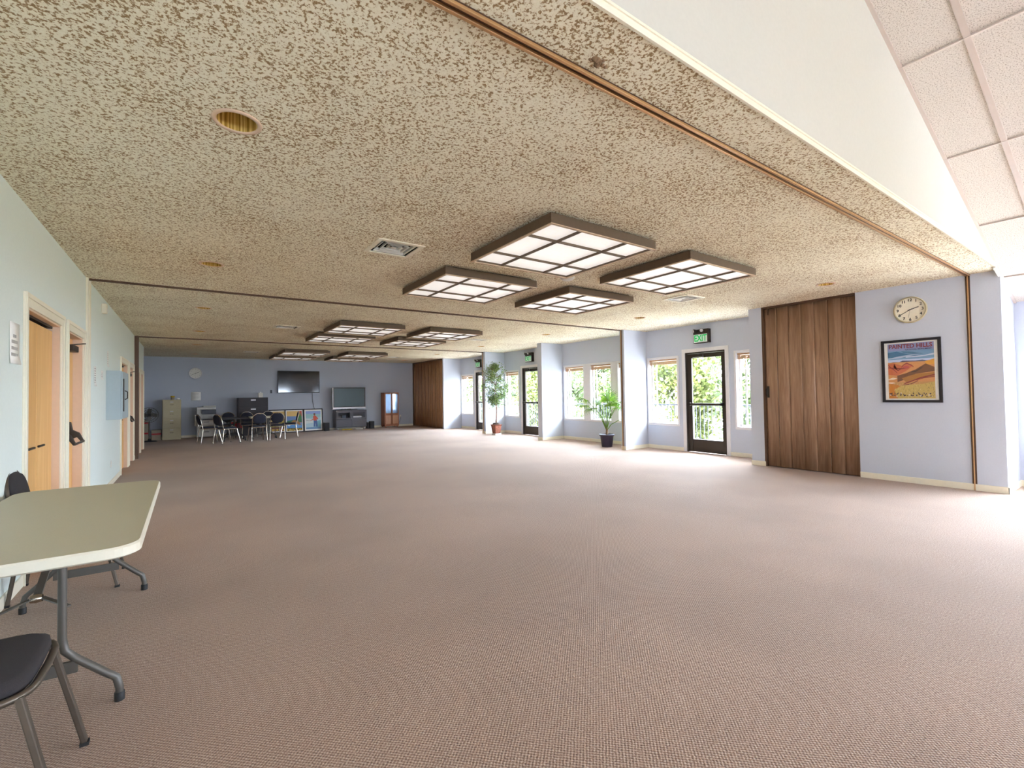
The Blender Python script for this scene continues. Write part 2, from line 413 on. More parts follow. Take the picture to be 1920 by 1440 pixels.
vault = empty('ceiling_vault', (0, 0, 0)); vault.name = 'ceiling_sloped'; struct(vault, 'sloping ceiling of off-white acoustic tiles beside the bulkhead', 'ceiling')
# plaster backing
MB().add([(RX, Y0, vz(RX)+.05), (XB+.15, Y0, vz(XB+.15)+.05), (XB+.15, YB, vz(XB+.15)+.05), (RX, YB, vz(RX)+.05)], [(0, 1, 2, 3)]).add([(RX, Y0, vz(RX)+.05), (XL-.2, Y0, vz(XL-.2)+.0), (XL-.2, YB, vz(XL-.2)), (RX, YB, vz(RX)+.05)], [(0, 1, 2, 3)]).obj('ceiling_deck', 'tile', vault)
ang = math.atan(RS)
TY = [Y0, .82]; 
while TY[-1]-.61 > YB: TY.append(TY[-1]-.61)
TX = [XB, 8.50, 7.26, 6.03, 4.79, 3.6]
tilem = {}
for i in range(len(TX)-1):
    for j in range(len(TY)-1):
        xa, xb, ya, yb = TX[i], TX[i+1], TY[j], TY[j+1]
        L_ = (xa-xb)/math.cos(ang); W_ = ya-yb; key = (round(L_, 3), round(W_, 3))
        if key not in tilem:
            mb = MB().box(-L_/2+.008, L_/2-.008, -W_/2+.008, W_/2-.008, 0, .015)
            o = mb.obj('ceiling_tile', 'tile', vault); tilem[key] = o.data
        else:
            o = bpy.data.objects.new('ceiling_tile', tilem[key]); COL.objects.link(o); o.parent = vault
        xm = (xa+xb)/2
        o.location = (xm, (ya+yb)/2, vz(xm)+.004); o.rotation_euler = (0, ang, 0)
for x in TX[1:]:
    MB().box(-.012, .012, YB, Y0, -.008, .004).obj('grid_bar', 'tbar', vault, loc=(x, 0, vz(x)))
for k, y in enumerate(TY):
    w = .02 if k else .012
    yy = y if k else y-.012
    MB().bar((RX, yy, vz(RX)-.003), (XB, yy, vz(XB)-.003), w*2 if k else .03, .012).obj('grid_bar', 'tbar', vault)

# ------------------------------------------------------------------ walls
T = .15
# window wall openings: (y0,y1,z0,z1)
BAYS = [(4.45, 7.42), (7.55, 10.53), (10.73, 13.66), (13.87, 16.85)]
WZ0, WZ1 = .60, 2.13
openings = []; WINS = []; DOORS = []
for bi, (a, b_) in enumerate(BAYS):
    mid = (a+b_)/2
    if bi == 1:
        for (p, q) in ((7.62, 8.34), (8.60, 9.36), (9.64, 10.43)): openings.append((p, q, WZ0, WZ1)); WINS.append((p, q))
    else:
        d0, d1 = (5.39, 6.34) if bi == 0 else ((11.66, 12.58) if bi == 2 else (14.78, 15.66))
        openings.append((d0, d1, 0, 2.22)); DOORS.append((d0, d1, bi))
        for (p, q) in (((a+.07 if bi != 0 else 4.50), d0-.24), (d1+.22, b_-.07)):
            openings.append((p, q, WZ0, WZ1)); WINS.append((p, q))
vault_w = [(.12, 1.05), (-1.15, -.05), (-2.4, -1.3), (-3.7, -2.6)]
for (p, q) in vault_w: openings.append((p, q, WZ0, WZ1)); WINS.append((p, q))
openings.sort()
def wall_with_openings(x0, x1, ya, yb, z1, ops):
    mb = MB(); y = ya
    for (p, q, z0, zt) in ops:
        if p > y: mb.box(x0, x1, y, p, 0, z1)
        if z0 > 0: mb.box(x0, x1, p, q, 0, z0)
        mb.box(x0, x1, p, q, zt, z1); y = q
    if y < yb: mb.box(x0, x1, y, yb, 0, z1)
    return mb
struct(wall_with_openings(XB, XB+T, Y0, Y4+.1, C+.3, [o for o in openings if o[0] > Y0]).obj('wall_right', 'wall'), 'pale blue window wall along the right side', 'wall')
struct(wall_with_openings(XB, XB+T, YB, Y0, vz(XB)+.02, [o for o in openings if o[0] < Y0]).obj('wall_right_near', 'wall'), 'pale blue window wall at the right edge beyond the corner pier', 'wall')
PIERS = [(1.23, 2.79), (4.22, 4.45), (7.42, 7.55), (10.53, 10.73), (13.66, 13.87), (16.85, 16.93)]
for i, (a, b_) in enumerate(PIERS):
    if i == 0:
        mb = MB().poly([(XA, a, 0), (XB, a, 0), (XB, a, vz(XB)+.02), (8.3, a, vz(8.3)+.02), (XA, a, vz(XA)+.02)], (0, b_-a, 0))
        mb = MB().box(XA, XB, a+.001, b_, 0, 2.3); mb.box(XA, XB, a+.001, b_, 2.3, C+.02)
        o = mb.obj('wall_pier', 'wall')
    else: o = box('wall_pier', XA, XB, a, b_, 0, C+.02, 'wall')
    lab = ['wide pale blue wall piece carrying the clock and the desert poster', 'narrow pale blue pier left of the near folding door', 'slim pale blue pier with the brown post beside the palm',
           'pale blue pier between the palm bay and the ficus bay', 'slim pale blue pier with brown post directly left of the ficus tree', 'narrow pale pier at the right end of the far folding door'][i]
    struct(o, lab, 'wall')
# left wall with recessed doors
LD = [(4.96, 6.09, 2.07, 'closet'), (6.44, 7.24, 2.07, 'exit'), (11.02, 12.15, 2.05, 'closet'), (12.52, 13.36, 2.05, 'exit'), (14.45, 15.12, 2.04, 'plain'), (15.35, 16.2, 2.04, 'plain')]
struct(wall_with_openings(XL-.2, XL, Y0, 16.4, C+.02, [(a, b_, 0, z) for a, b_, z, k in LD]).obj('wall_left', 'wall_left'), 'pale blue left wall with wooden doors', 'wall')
struct(MB().box(XL-.8, XL-.75, Y0-.05, 16.45, 0, C+.02).box(XL-.8, XL-.2, Y0-.05, Y0, 0, C+.02).obj('wall_closet', 'wall'), 'wall of the closets behind the left doors', 'wall')
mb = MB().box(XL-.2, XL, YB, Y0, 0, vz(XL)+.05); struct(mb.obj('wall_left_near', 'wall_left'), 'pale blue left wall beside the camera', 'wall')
struct(box('wall_alcove', -2.7, XL, 16.4, 16.5, 0, C+.02, 'wall'), 'return wall of the far left alcove', 'wall')
struct(box('wall_alcove_side', -2.85, -2.7, 16.4, Y4+.1, 0, C+.02, 'wall'), 'side wall of the far left alcove', 'wall')
struct(box('wall_back', -2.85, XB+T, Y4, Y4+.12, 0, C+.02, 'wall_slate'), 'slate blue end wall behind the televisions', 'wall')
# wall behind camera with large windows
mb = MB(); y0, y1 = YB-.15, YB
ops = [(.1, 1.3), (6.2, 7.4)]
x = XL-.2
for p, q in ops:
    mb.box(x, p, y0, y1, 0, 4.6); mb.box(p, q, y0, y1, 0, .9); mb.box(p, q, y0, y1, 2.1, 4.6); x = q
mb.box(x, XB+T, y0, y1, 0, 4.6)
struct(mb.obj('wall_front', 'wall'), 'window wall behind the camera', 'wall')
for n_, (p, q) in enumerate(ops):
    o = empty('window_%d' % (30+n_), ((p+q)/2, YB-.07, 1.5)); struct(o, 'window behind the camera', 'window')
    hw = (q-p)/2
    MB().box(-hw, hw, -.02, .02, -.6, -.55).box(-hw, hw, -.02, .02, .55, .6).box(-hw, -hw+.05, -.02, .02, -.55, .55).box(hw-.05, hw, -.02, .02, -.55, .55).obj('frame', 'white', o)
    MB().quad((-hw, 0, -.58), (hw, 0, -.58), (hw, 0, .58), (-hw, 0, .58)).obj('pane', 'glass', o)
    portal('portal', ((p+q)/2, YB-.2, 1.5), (PI/2, 0, 0), q-p, 1.2)

# baseboards
def baseboard(name, segs, label, mat='cream'):
    mb = MB()
    for (x0, y0, x1, y1) in segs: mb.box(x0, x1, y0, y1, 0, .085)
    return struct(mb.obj(name, mat, bev=.003), label, 'baseboard')
segs = []
ys = [Y0-5.5] 
edges = []
for a, b_, z, k in LD: edges += [(a-.1, b_+.1)]
y = Y0
for a, b_ in edges:
    if a > y: segs.append((XL, y, XL+.012, a))
    y = b_
segs.append((XL, YB, XL+.012, Y0)); segs.append((XL, y, XL+.012, 16.4)); segs.append((-2.7, 16.5, XL, 16.512))
baseboard('baseboard_left', segs, 'cream baseboard along the left wall')
baseboard('baseboard_back', [(-2.7, Y4-.012, XA, Y4)], 'cream baseboard along the slate end wall')
segs = []
for i, (a, b_) in enumerate(PIERS[:5]):
    segs.append((XA-.012, a-(.012 if i == 0 else .0), XA, b_))
    segs.append((XA-.012, a-.012, XB, a))
    if i: segs.append((XA, b_, XB, b_+.012))
for (a, b_) in BAYS:
    ds = [(p-.08, q+.08) for p, q, k in DOORS if a < p < b_]; y = a
    for p, q in ds: segs.append((XB-.012, y, XB, p)); y = q
    segs.append((XB-.012, y, XB, b_))
segs.append((XB-.012, YB, XB, Y0))
baseboard('baseboard_right', segs, 'cream baseboard along the piers and window bays')

# ------------------------------------------------------------------ windows in the bays
wn = 0
def window(p, q, n):
    o = empty('window_%d' % n, (XB, (p+q)/2, WZ0)); o['kind'] = 'structure'; o['category'] = 'window'
    h = WZ1-WZ0; w = (q-p)/2; c = .045
    # casing, proud of the wall
    MB().box(-.018, 0, -w-c, w+c, -c, 0).box(-.018, 0, -w-c, w+c, h, h+c).box(-.018, 0, -w-c, -w, 0, h).box(-.018, 0, w, w+c, 0, h).obj('casing', 'white', o, .003)
    MB().box(.0, T, -w, -w+.012, 0, h).box(0, T, w-.012, w, 0, h).box(0, T, -w, w, h-.012, h).box(-.03, T, -w, w, -.01, .012).obj('jamb', 'white', o)
    f = .035
    MB().box(.07, .11, -w+.012, w-.012, .012, f+.012).box(.07, .11, -w+.012, w-.012, h-.012-f, h-.012).box(.07, .11, -w+.012, -w+.012+f, f, h-f).box(.07, .11, w-.012-f, w-.012, f, h-f).obj('sash', 'white', o, .003)
    MB().box(.075, .105, w-.16, w-.135, f, h-f).obj('mullion', 'white', o)
    MB().quad((.09, -w+.03, .03), (.09, w-.03, .03), (.09, w-.03, h-.03), (.09, -w+.03, h-.03)).obj('pane', 'glass', o)
    if p > Y0:
        bl = MB().box(.005, .06, -w+.015, w-.015, h-.045, h-.012).obj('blind_headrail', 'blind', o)
        mb = MB()
        for k in range(7): mb.box(.01, .055, -w+.02, w-.02, h-.055-.012*k-.008, h-.055-.012*k)
        mb.obj('blind_slats', 'blind', o)
    return o
WINS.sort()
wl = {}
for i, (p, q) in enumerate(WINS):
    o = window(p, q, i+1)
    bay = [k for k, (a, b_) in enumerate(BAYS) if a < p < b_]
    if not bay: o['label'] = 'window in the near room at the right edge beyond the corner'
    else:
        bay = bay[0]
        o['label'] = 'white-framed window in bay %s, %s' % (['beside the near folding door', 'behind the palm', 'behind the ficus tree', 'at the far end by the last exit sign'][bay], 'counting %s' % ['first', 'second', 'third'][sum(1 for (a2, b2) in WINS if BAYS[bay][0] < a2 < p)] + ' from the right')
    portal('portal', (XB+T+.02, (p+q)/2, (WZ0+WZ1)/2), (0, PI/2, 0), WZ1-WZ0, q-p)
# broad cream posts between the three palm bay windows
mb = MB()
for a, b_ in ((8.39, 8.555), (9.405, 9.595)): mb.box(XB-.015, XB, a, b_, WZ0-.045, WZ1+.045)
struct(mb.obj('trim_5', 'white', bev=.003), 'white flat mullion boards between the windows behind the palm', 'trim')
# ------------------------------------------------------------------ exterior glass doors
def glass_door(p, q, n, label):
    o = empty('door_%d' % n, (XB, (p+q)/2, 0)); struct(o, label, 'door'); w = (q-p)/2; h = 2.22; c = .08
    MB().box(-.02, 0, -w-c, -w, 0, h+c).box(-.02, 0, w, w+c, 0, h+c).box(-.02, 0, -w, w, h, h+c).obj('casing', 'white', o, .003)
    MB().box(0, T, -w, -w+.03, 0, h).box(0, T, w-.03, w, 0, h).box(0, T, -w+.03, w-.03, h-.03, h).obj('door_frame', 'bronze', o)
    x0, x1 = .015, .06; w2 = w-.032; s_ = .11
    MB().box(x0, x1, -w2, -w2+.07, .01, h-.035).box(x0, x1, w2-s_, w2, .01, h-.035).box(x0, x1, -w2+.07, w2-s_, h-.13, h-.035).box(x0, x1, -w2+.07, w2-s_, .01, .29).obj('door_leaf', 'bronze', o, .003)
    MB().quad((.038, -w2+.06, .28), (.038, w2-.1, .28), (.038, w2-.1, h-.12), (.038, -w2+.06, h-.12)).obj('pane', 'glass', o)
    MB().box(-.05, -.015, -w2+.03, w2-.02, 1.04, 1.09).box(-.05, .015, w2-.09, w2-.02, 1.03, 1.1).box(-.05, .015, -w2+.03, -w2+.07, 1.03, 1.1).obj('push_bar', 'bronze', o, .004)
    cl = MB().box(-.05, .0, .02, .28, h-.12, h-.06).obj('door_closer', 'bronze', o, .004)
    MB().bar((-.03, .15, h-.05), (-.12, -.1, h-.03), .02, .01).bar((-.12, -.1, h-.03), (-.02, -.3, h-.02), .02, .01).obj('closer_arm', 'bronze', cl)
    portal('portal', (XB+T+.02, (p+q)/2, 1.2), (0, PI/2, 0), 1.9, q-p-.2)
glass_door(*DOORS[0][:2], 1, 'bronze-framed glass exit door beside the near folding door')
glass_door(*DOORS[1][:2], 2, 'bronze-framed glass exit door to the right of the ficus tree')
glass_door(*DOORS[2][:2], 3, 'farthest bronze-framed glass exit door, left of the ficus tree')

# exit signs
def exit_sign(y, label):
    o = empty('exit_sign', (XB, y, 2.40)); tag(o, label, 'exit sign', 'exit signs over the glass doors')
    MB().box(-.10, 0, -.18, .18, 0, .30).obj('housing', 'bronze', o, .006)
    MB().box(-.106, -.10, -.155, .165, .015, .19).obj('sign_face', 'signface', o)
    add_text('lettering', 'EXIT', .185, 'exit_letters', o, (-.1075, 0.003, .10), FACE_L, (.80, 1.05, 1))
    for s_ in (-1, 1):
        hd = MB().lathe([(.0, -.045), (.022, -.04), (.038, .0), (.04, .02), (.036, .025)], (0, 0, 0), 14, axis='X').obj('lamp_head', 'bronze', o)
        hd.location = (-.15, .09*s_+.03, .27); hd.rotation_euler = (0, 0.25, PI+(-.5 if s_ > 0 else .3))
        MB().lathe([(.001, .026), (.034, .024)], (0, 0, 0), 14, axis='X').obj('lens', 'silver', hd)
        MB().tube([(-.09, .09*s_+.03, .28), (-.14, .09*s_+.03, .275)], .012).obj('bracket', 'bronze', o)
    return o
exit_sign(5.88, 'dark exit sign with twin lamps over the glass door nearest the folding door')
exit_sign(12.1, 'dark exit sign with twin lamps over the glass door right of the ficus')
exit_sign(15.32, 'farthest dark exit sign with twin lamps, left of the ficus tree')

# ------------------------------------------------------------------ left wall doors
def casing_left(o, a, b_, h, c=.1):
    y = (a+b_)/2; w = (b_-a)/2
    for (t0, ww) in ((.012, c), (.022, c*.45)):
        pass
    MB().box(0, .014, -w-c, -w, 0, h+c).box(0, .014, w, w+c, 0, h+c).box(0, .014, -w, w, h, h+c).box(.014, .024, -w-c, -w-c+.035, 0, h+c).box(.014, .024, w+c-.035, w+c, 0, h+c).box(.014, .024, -w-c+.035, w+c-.035, h+c-.035, h+c).obj('casing', 'cream', o, .003)
    MB().box(-.2, 0, -w, -w+.015, 0, h).box(-.2, 0, w-.015, w, 0, h).box(-.2, 0, -w+.015, w-.015, h-.015, h).obj('jamb', 'jamb', o)
dn = 4
LLAB = ['birch bifold closet door nearest the folding table', 'birch door with closer and paddle handle beside the near closet', 'birch closet door beyond the grey wall box', 'birch door with paddle handle before the brown jamb', 'first doorway past the brown jamb', 'last doorway before the far left alcove']
for i, (a, b_, h, kind) in enumerate(LD):
    o = empty('door_%d' % (dn+i), (XL, (a+b_)/2, 0)); struct(o, LLAB[i], 'door')
    casing_left(o, a, b_, h); w = (b_-a)/2-.018
    if kind == 'closet':
        MB().box(-.09, -.05, -w, w, h-.035, h-.015).obj('bifold_track', 'bronze', o)
        for k in range(2):
            p = MB().box(-.085, -.052, -w+k*w+.003, -w+(k+1)*w-.003, .01, h-.06).obj('door_panel', 'door_oak', o, .002)
            yy = -.18 if k == 0 else .13
            MB().box(-.052, -.035, yy-.09, yy+.09, .958, .976).obj('handle', 'bronze', p, .006)
    elif kind == 'exit':
        MB().box(-.12, -.08, -w, w, .01, h-.02).obj('door_leaf', 'door_oak', o, .002)
        cl = MB().box(-.08, .0, -.24, .02, h-.18, h-.115).obj('door_closer', 'bronze', o, .006)
        cl.location = (0, .16, 0)
        MB().bar((-.08, -.1, h-.11), (.045, .05, h-.075), .022, .012).bar((.045, .05, h-.075), (.02, .28-.16, h-.07), .022, .012).obj('closer_arm', 'bronze', cl)
        hb = MB()
        for yy in (-.30, .16):
            hb.poly([(-.08, yy, 1.12), (-.06, yy, 1.12), (-.045, yy, 1.03), (.01, yy, .995), (.05, yy, .90), (.03, yy, .885), (-.01, yy, .95), (-.045, yy, .93), (-.08, yy, .90)], (0, .04, 0))
        hb.obj('paddle_bracket', 'bronze', o, .006)
        MB().tube([(.04, -.30, .90), (.04, .2, .90)], .013).obj('push_bar', 'steel_brown', o)
    else:
        MB().box(-.175, -.135, -w, w, .01, h-.02).obj('door_leaf', 'door_oak', o, .002)
        MB().lathe([(.001, .06), (.026, .05), (.026, .035), (.01, .02), (.01, 0)], (-.135, w-.07, 1.0), 12, axis='X').obj('knob', 'hub', o)
# cream channel for the second track on the left wall
o = MB().box(XL, XL+.02, 7.44, 7.50, 0, C).box(XL, XL+.02, 7.56, 7.66, 0, C).box(XL, XL+.006, 7.50, 7.56, 0, C).obj('trim_6', 'cream', bev=.002); struct(o, 'cream vertical partition channel on the left wall beside the second door', 'trim')
o = MB().box(XL, XL+.07, 13.70, 13.9, 0, C).obj('trim_7', 'brown', bev=.003); struct(o, 'dark brown full-height partition jamb on the left wall', 'trim')
def post(n, y, label):
    o = empty('trim_%d' % n, (XA, y, 0)); struct(o, label, 'trim')
    MB().box(-.008, 0, -.022, .022, 0, C).obj('channel', 'brown', o)
    MB().box(-.018, -.008, -.006, .006, 0, C).obj('strip', 'copper', o, .001)
post(8, Y1, 'copper and brown vertical post right of the clock'); post(9, 7.50, 'brown vertical post on the pier beside the palm'); post(10, 13.80, 'brown vertical post on the pier left of the ficus')

# ------------------------------------------------------------------ folding accordion doors
def accordion(y0, y1, n, mat, label, amp=.02, handle=True, top='brown'):
    o = empty('accordion_door', (XA, (y0+y1)/2, 0)); tag(o, label, 'folding door')
    W = (y1-y0)/2; zt = C-.035
    MB().box(.0, .06, -W, W, C-.035, C).box(.0, .05, W-.035, W, 0, C-.035).obj('door_frame', top, o)
    pw = (2*W-.04)/n
    for k in range(n):
        a = -W+.005+k*pw; mb = MB(); N = 8; vs = []
        for i in range(N+1):
            t = i/N; yy = a+t*(pw-.0015); xx = .045 - amp*math.sin(PI*t)*(1 if k % 2 else -.6)
            vs.append((xx, yy, .012)); vs.append((xx, yy, zt)); 
        mb.add(vs, [(2*i, 2*i+1, 2*i+3, 2*i+2) for i in range(N)], 0, True)
        p = mb.obj('folding_panel', mat, o)
        sm = p.modifiers.new('solid', 'SOLIDIFY'); sm.thickness = .006
    if handle:
        MB().box(.0, .02, W-.10, W-.065, 1.22, 1.42).tube([(-.02, W-.08, 1.25), (-.035, W-.08, 1.28), (-.035, W-.08, 1.36), (-.02, W-.08, 1.39)], .008).obj('handle', 'bronze', o, .003)
        MB().box(.0, .02, W-.12, W-.10, 2.68, zt).obj('latch_strip', 'brown', o)
accordion(2.79, 4.22, 7, 'accordion', 'walnut-grained folding door between the exit door and the clock wall')
accordion(16.93, Y4, 17, 'accordion_light', 'oak-grained folding door at the far end beside the slate wall', .02, False)

# ------------------------------------------------------------------ ceiling fixtures
FG = 'square light fixtures on the ceiling'
def fixture():
    o = empty('ceiling_light', (0, 0, C)); S = .655; z0, z1 = -.107, -.022
    MB().box(-S+.05, S-.05, -S+.05, S-.05, -.04, 0).obj('ceiling_pan', 'grille_frame', o)
    MB().box(-S, S, -S, -S+.02, z0, z1).box(-S, S, S-.02, S, z0, z1).box(-S, -S+.02, -S+.02, S-.02, z0, z1).box(S-.02, S, -S+.02, S-.02, z0, z1).box(-S+.02, S-.02, -S+.02, S-.02, z1-.01, z1).obj('frame', 'grille_frame', o, .002)
    e = .008
    MB().box(-S-.002, S+.002, -S-.002, -S+.024, z0-e, z0).box(-S-.002, S+.002, S-.024, S+.002, z0-e, z0).box(-S-.002, -S+.024, -S+.024, S-.024, z0-e, z0).box(S-.024, S+.002, -S+.024, S-.024, z0-e, z0).obj('bead', 'fix_edge', o)
    cuts = [-S+.022, -S*.44, S*.44, S-.022]
    for k in (1, 2):
        MB().box(cuts[k]-.008, cuts[k]+.008, -S+.02, S-.02, z0, z0+.02).obj('grille_bar', 'grille_frame', o)
        for q in range(3):
            MB().box(cuts[q]+(.008 if q else 0), cuts[q+1]-(.008 if q < 2 else 0), cuts[k]-.008, cuts[k]+.008, z0, z0+.02).obj('grille_bar', 'grille_frame', o)
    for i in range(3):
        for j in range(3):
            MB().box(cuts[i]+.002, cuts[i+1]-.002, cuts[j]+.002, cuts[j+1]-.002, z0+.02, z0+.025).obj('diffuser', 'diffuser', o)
    return o
FX = []
for (ya, yb, nm) in (((2.835, 4.124), (4.693, 5.98), 'near cluster, %s'), ((9.108, 10.42), (10.955, 12.29), 'middle cluster, %s'), ((15.27, 16.60), (17.18, 18.5), 'far cluster, %s')):
    for (c, d) in ((ya, 'front'), (yb, 'rear')):
        for (x0, x1, e_) in ((2.395, 3.705, 'left'), (4.26, 5.58, 'right')):
            FX.append(((x0+x1)/2, (c[0]+c[1])/2, 'square brown-framed ceiling light of the ' + nm % (d+' '+e_+' one'), (c[1]-c[0])/1.31))
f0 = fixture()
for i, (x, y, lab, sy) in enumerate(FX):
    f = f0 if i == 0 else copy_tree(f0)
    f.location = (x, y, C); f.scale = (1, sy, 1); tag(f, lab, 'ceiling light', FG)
# recessed brass cans
def can():
    o = empty('recessed_downlight', (0, 0, C))
    MB().lathe([(CR*1.22, -.001), (CR*1.2, -.006), (CR*1.0, -.008), (CR*.97, -.002)], (0, 0, 0), 32).obj('trim_ring', 'jamb', o)
    MB().lathe([(CR*.97, -.002), (CR*.98, .05), (CR*.9, .12), (CR*.6, .17), (.03, .19)], (0, 0, 0), 32, capt=True).obj('reflector', 'brass', o)
    MB().lathe([(.001, .055), (.03, .065), (.045, .10), (.04, .14), (.02, .18)], (0, 0, 0), 16).obj('bulb', 'plastic_white', o)
    return o
c0 = can(); ordn = ['nearest', 'second', 'third', 'fourth', 'fifth', 'farthest']
for i, (x, y) in enumerate(CANS):
    o = c0 if i == 0 else copy_tree(c0); o.location = (x, y, C)
    tag(o, '%s brass recessed downlight in the %s row' % (ordn[i % 6], 'left' if i < 6 else 'right'), 'downlight', 'recessed brass downlights')
# air vents
def vent():
    o = empty('ceiling_vent', (0, 0, C)); s1 = .235; s0 = VR-.012
    MB().box(-s1, s1, -s1, -s0, -.012, 0).box(-s1, s1, s0, s1, -.012, 0).box(-s1, -s0, -s0, s0, -.012, 0).box(s0, s1, -s0, s0, -.012, 0).obj('vent_frame', 'cream', o, .004)
    for k, r in enumerate((.165, .118, .072)):
        mb = MB(); zt = .0; 
        for (ax, ay, bx, by) in ((-1, -1, 1, -1), (1, -1, 1, 1), (1, 1, -1, 1), (-1, 1, -1, -1)):
            r1, r2 = r-.010, r-.012; q0, q1, q2 = (-.004, .002, .03)
            mb.add([(ax*r, ay*r, q0), (bx*r, by*r, q0), (bx*r1, by*r1, q1), (ax*r1, ay*r1, q1), (ax*r2, ay*r2, q2), (bx*r2, by*r2, q2)], [(0, 1, 2, 3), (3, 2, 5, 4)])
        l_ = mb.obj('louver', 'plastic_white', o); sm = l_.modifiers.new('s', 'SOLIDIFY'); sm.thickness = .002
    MB().box(-.025, .025, -.025, .025, .0, .006).obj('louver', 'plastic_white', o)
    MB().box(-.004, .004, -s0, s0, .03, .04).box(-s0, s0, -.004, .004, .03, .04).obj('damper', 'leg_grey', o)
    MB().box(-VR, -VR+.004, -VR, VR, 0, .2).box(VR-.004, VR, -VR, VR, 0, .2).box(-VR, VR, -VR, -VR+.004, 0, .2).box(-VR, VR, VR-.004, VR, 0, .2).box(-VR, VR, -VR, VR, .2, .205).obj('duct', 'darkhole', o)
    return o
v0 = vent()
VL = ['left of the near light cluster', 'right of the near light cluster', 'left of the middle light cluster', 'right of the middle light cluster', 'left of the far light cluster', 'right of the far light cluster']
for i, (x, y) in enumerate(VENTS):
    o = v0 if i == 0 else copy_tree(v0); o.location = (x, y, C); tag(o, 'square louvred air vent '+VL[i], 'air vent', 'ceiling air vents')
o = MB().lathe([(.09, 0), (.09, -.012), (.075, -.03), (.05, -.04), (.001, -.042)], (0, 0, 0), 24).obj('smoke_detector', 'plastic_white', loc=(3.98, 4.41, C)); tag(o, 'round white smoke detector between the near ceiling lights', 'smoke detector')

# ------------------------------------------------------------------ clock and poster on the right wall
def clock(loc, R, rot, label, mats=('tan_metal', 'cream'), hands=((72, .55), (240, .82)), nums=True, depth=.04):
    o = empty('wall_clock', loc); o.rotation_euler = rot; tag(o, label, 'clock')
    # local: faces -Y
    MB().lathe([(R*.90, -depth*.6), (R*.93, -depth), (R, -depth*.8), (R, 0)], (0, 0, 0), 40, axis='Y').obj('clock_rim', mats[0], o)
    MB().lathe([(.001, -depth*.55), (R*.93, -depth*.55)], (0, 0, 0), 40, axis='Y').obj('dial', mats[1], o)
    if nums:
        for k in range(1, 13):
            a = math.radians(30*k); add_text('numeral', str(k), R*.28, 'inkd', o, (R*.74*math.sin(a), -depth*.6, R*.74*math.cos(a)), FACE_F, depth=.0006)
    else:
        for k in range(12):
            a = math.radians(30*k); MB().bar((R*.66*math.sin(a), -depth*.6, R*.66*math.cos(a)), (R*.82*math.sin(a), -depth*.6, R*.82*math.cos(a)), .004, .012, up=(0, 1, 0)).obj('hour_mark', 'inkd', o)
    for (ang_, ln), w in zip(hands, (.009, .006)):
        a = math.radians(ang_); MB().bar((-R*.14*math.sin(a), -depth*.7, -R*.14*math.cos(a)), (R*ln*math.sin(a), -depth*.7, R*ln*math.cos(a)), .002, w, up=(math.cos(a), 0, -math.sin(a))).obj('clock_hand', 'inkd', o)
    a = math.radians(190); MB().bar((0, -depth*.72, 0), (R*.6*math.sin(a), -depth*.72, R*.6*math.cos(a)), .001, .002, up=(math.cos(a), 0, -math.sin(a))).obj('second_hand', 'inkd', o)
    MB().lathe([(.001, -depth*.8), (.008, -depth*.78), (.008, -depth*.55)], (0, 0, 0), 10, axis='Y').obj('hub', 'inkd', o)
    return o
clock((XA, 2.128, 2.46), .187, (0, 0, -PI/2), 'round cream wall clock with black numerals beside the folding door')
clock((.243, Y4, 2.27), .20, (0, 0, 0), 'round silver-rimmed wall clock on the slate end wall', ('silver', 'plastic_white'), ((72, .5), (240, .75)), False, .05)

def poly_art(o, name, base, layers, w, h, y=-.004):
    """flat printed picture built from thin coloured shapes; coordinates 0..1 in the picture, +x right, +z up"""
    mats = []; mb = MB()
    def mi(c):
        key = 'print_%02x%02x%02x' % c
        if key not in M: M[key] = plain(key, c, .5, noise=.03)
        if key not in mats: mats.append(key)
        return mats.index(key)
    mb.quad((-w/2, y, 0), (w/2, y, 0), (w/2, y, h), (-w/2, y, h), mi(base))
    for k, (c, pts) in enumerate(layers):
        d = y-.0004*(k+1)
        mb.add([((px-.5)*w, d, pz*h) for px, pz in pts], [tuple(range(len(pts)))], mi(c))
    p = mb.obj(name, mats, o); return p
def blob(cx, cz, rx, rz, n=12, j=.0):
    return [(cx+rx*math.cos(2*PI*k/n)*(1+random.uniform(-j, j)), cz+rz*math.sin(2*PI*k/n)*(1+random.uniform(-j, j))) for k in range(n)]
def strip(pts, th):   # ribbon from a polyline
    return [(x, z+th/2) for x, z in pts]+[(x, z-th/2) for x, z in reversed(pts)]
def framed(name, loc, rz, tilt, W, Hh, fw, mat_w, label, art, artfn, frame_m='blackmatte', group=None):
    o = empty(name, loc); o.rotation_euler = (tilt, 0, rz); tag(o, label, 'picture', group)
    MB().box(-W/2, W/2, -.025, 0, 0, fw).box(-W/2, W/2, -.025, 0, Hh-fw, Hh).box(-W/2, -W/2+fw, -.025, 0, fw, Hh-fw).box(W/2-fw, W/2, -.025, 0, fw, Hh-fw).obj('frame', frame_m, o, .002)
    MB().box(-W/2+fw, W/2-fw, -.008, -.001, fw, Hh-fw).obj('mat_board', 'paper', o)
    a = empty('tmp'); bpy.data.objects.remove(a)
    p = artfn(o); 
    if p: p.location = (art[0], -.006, art[1])
    return o
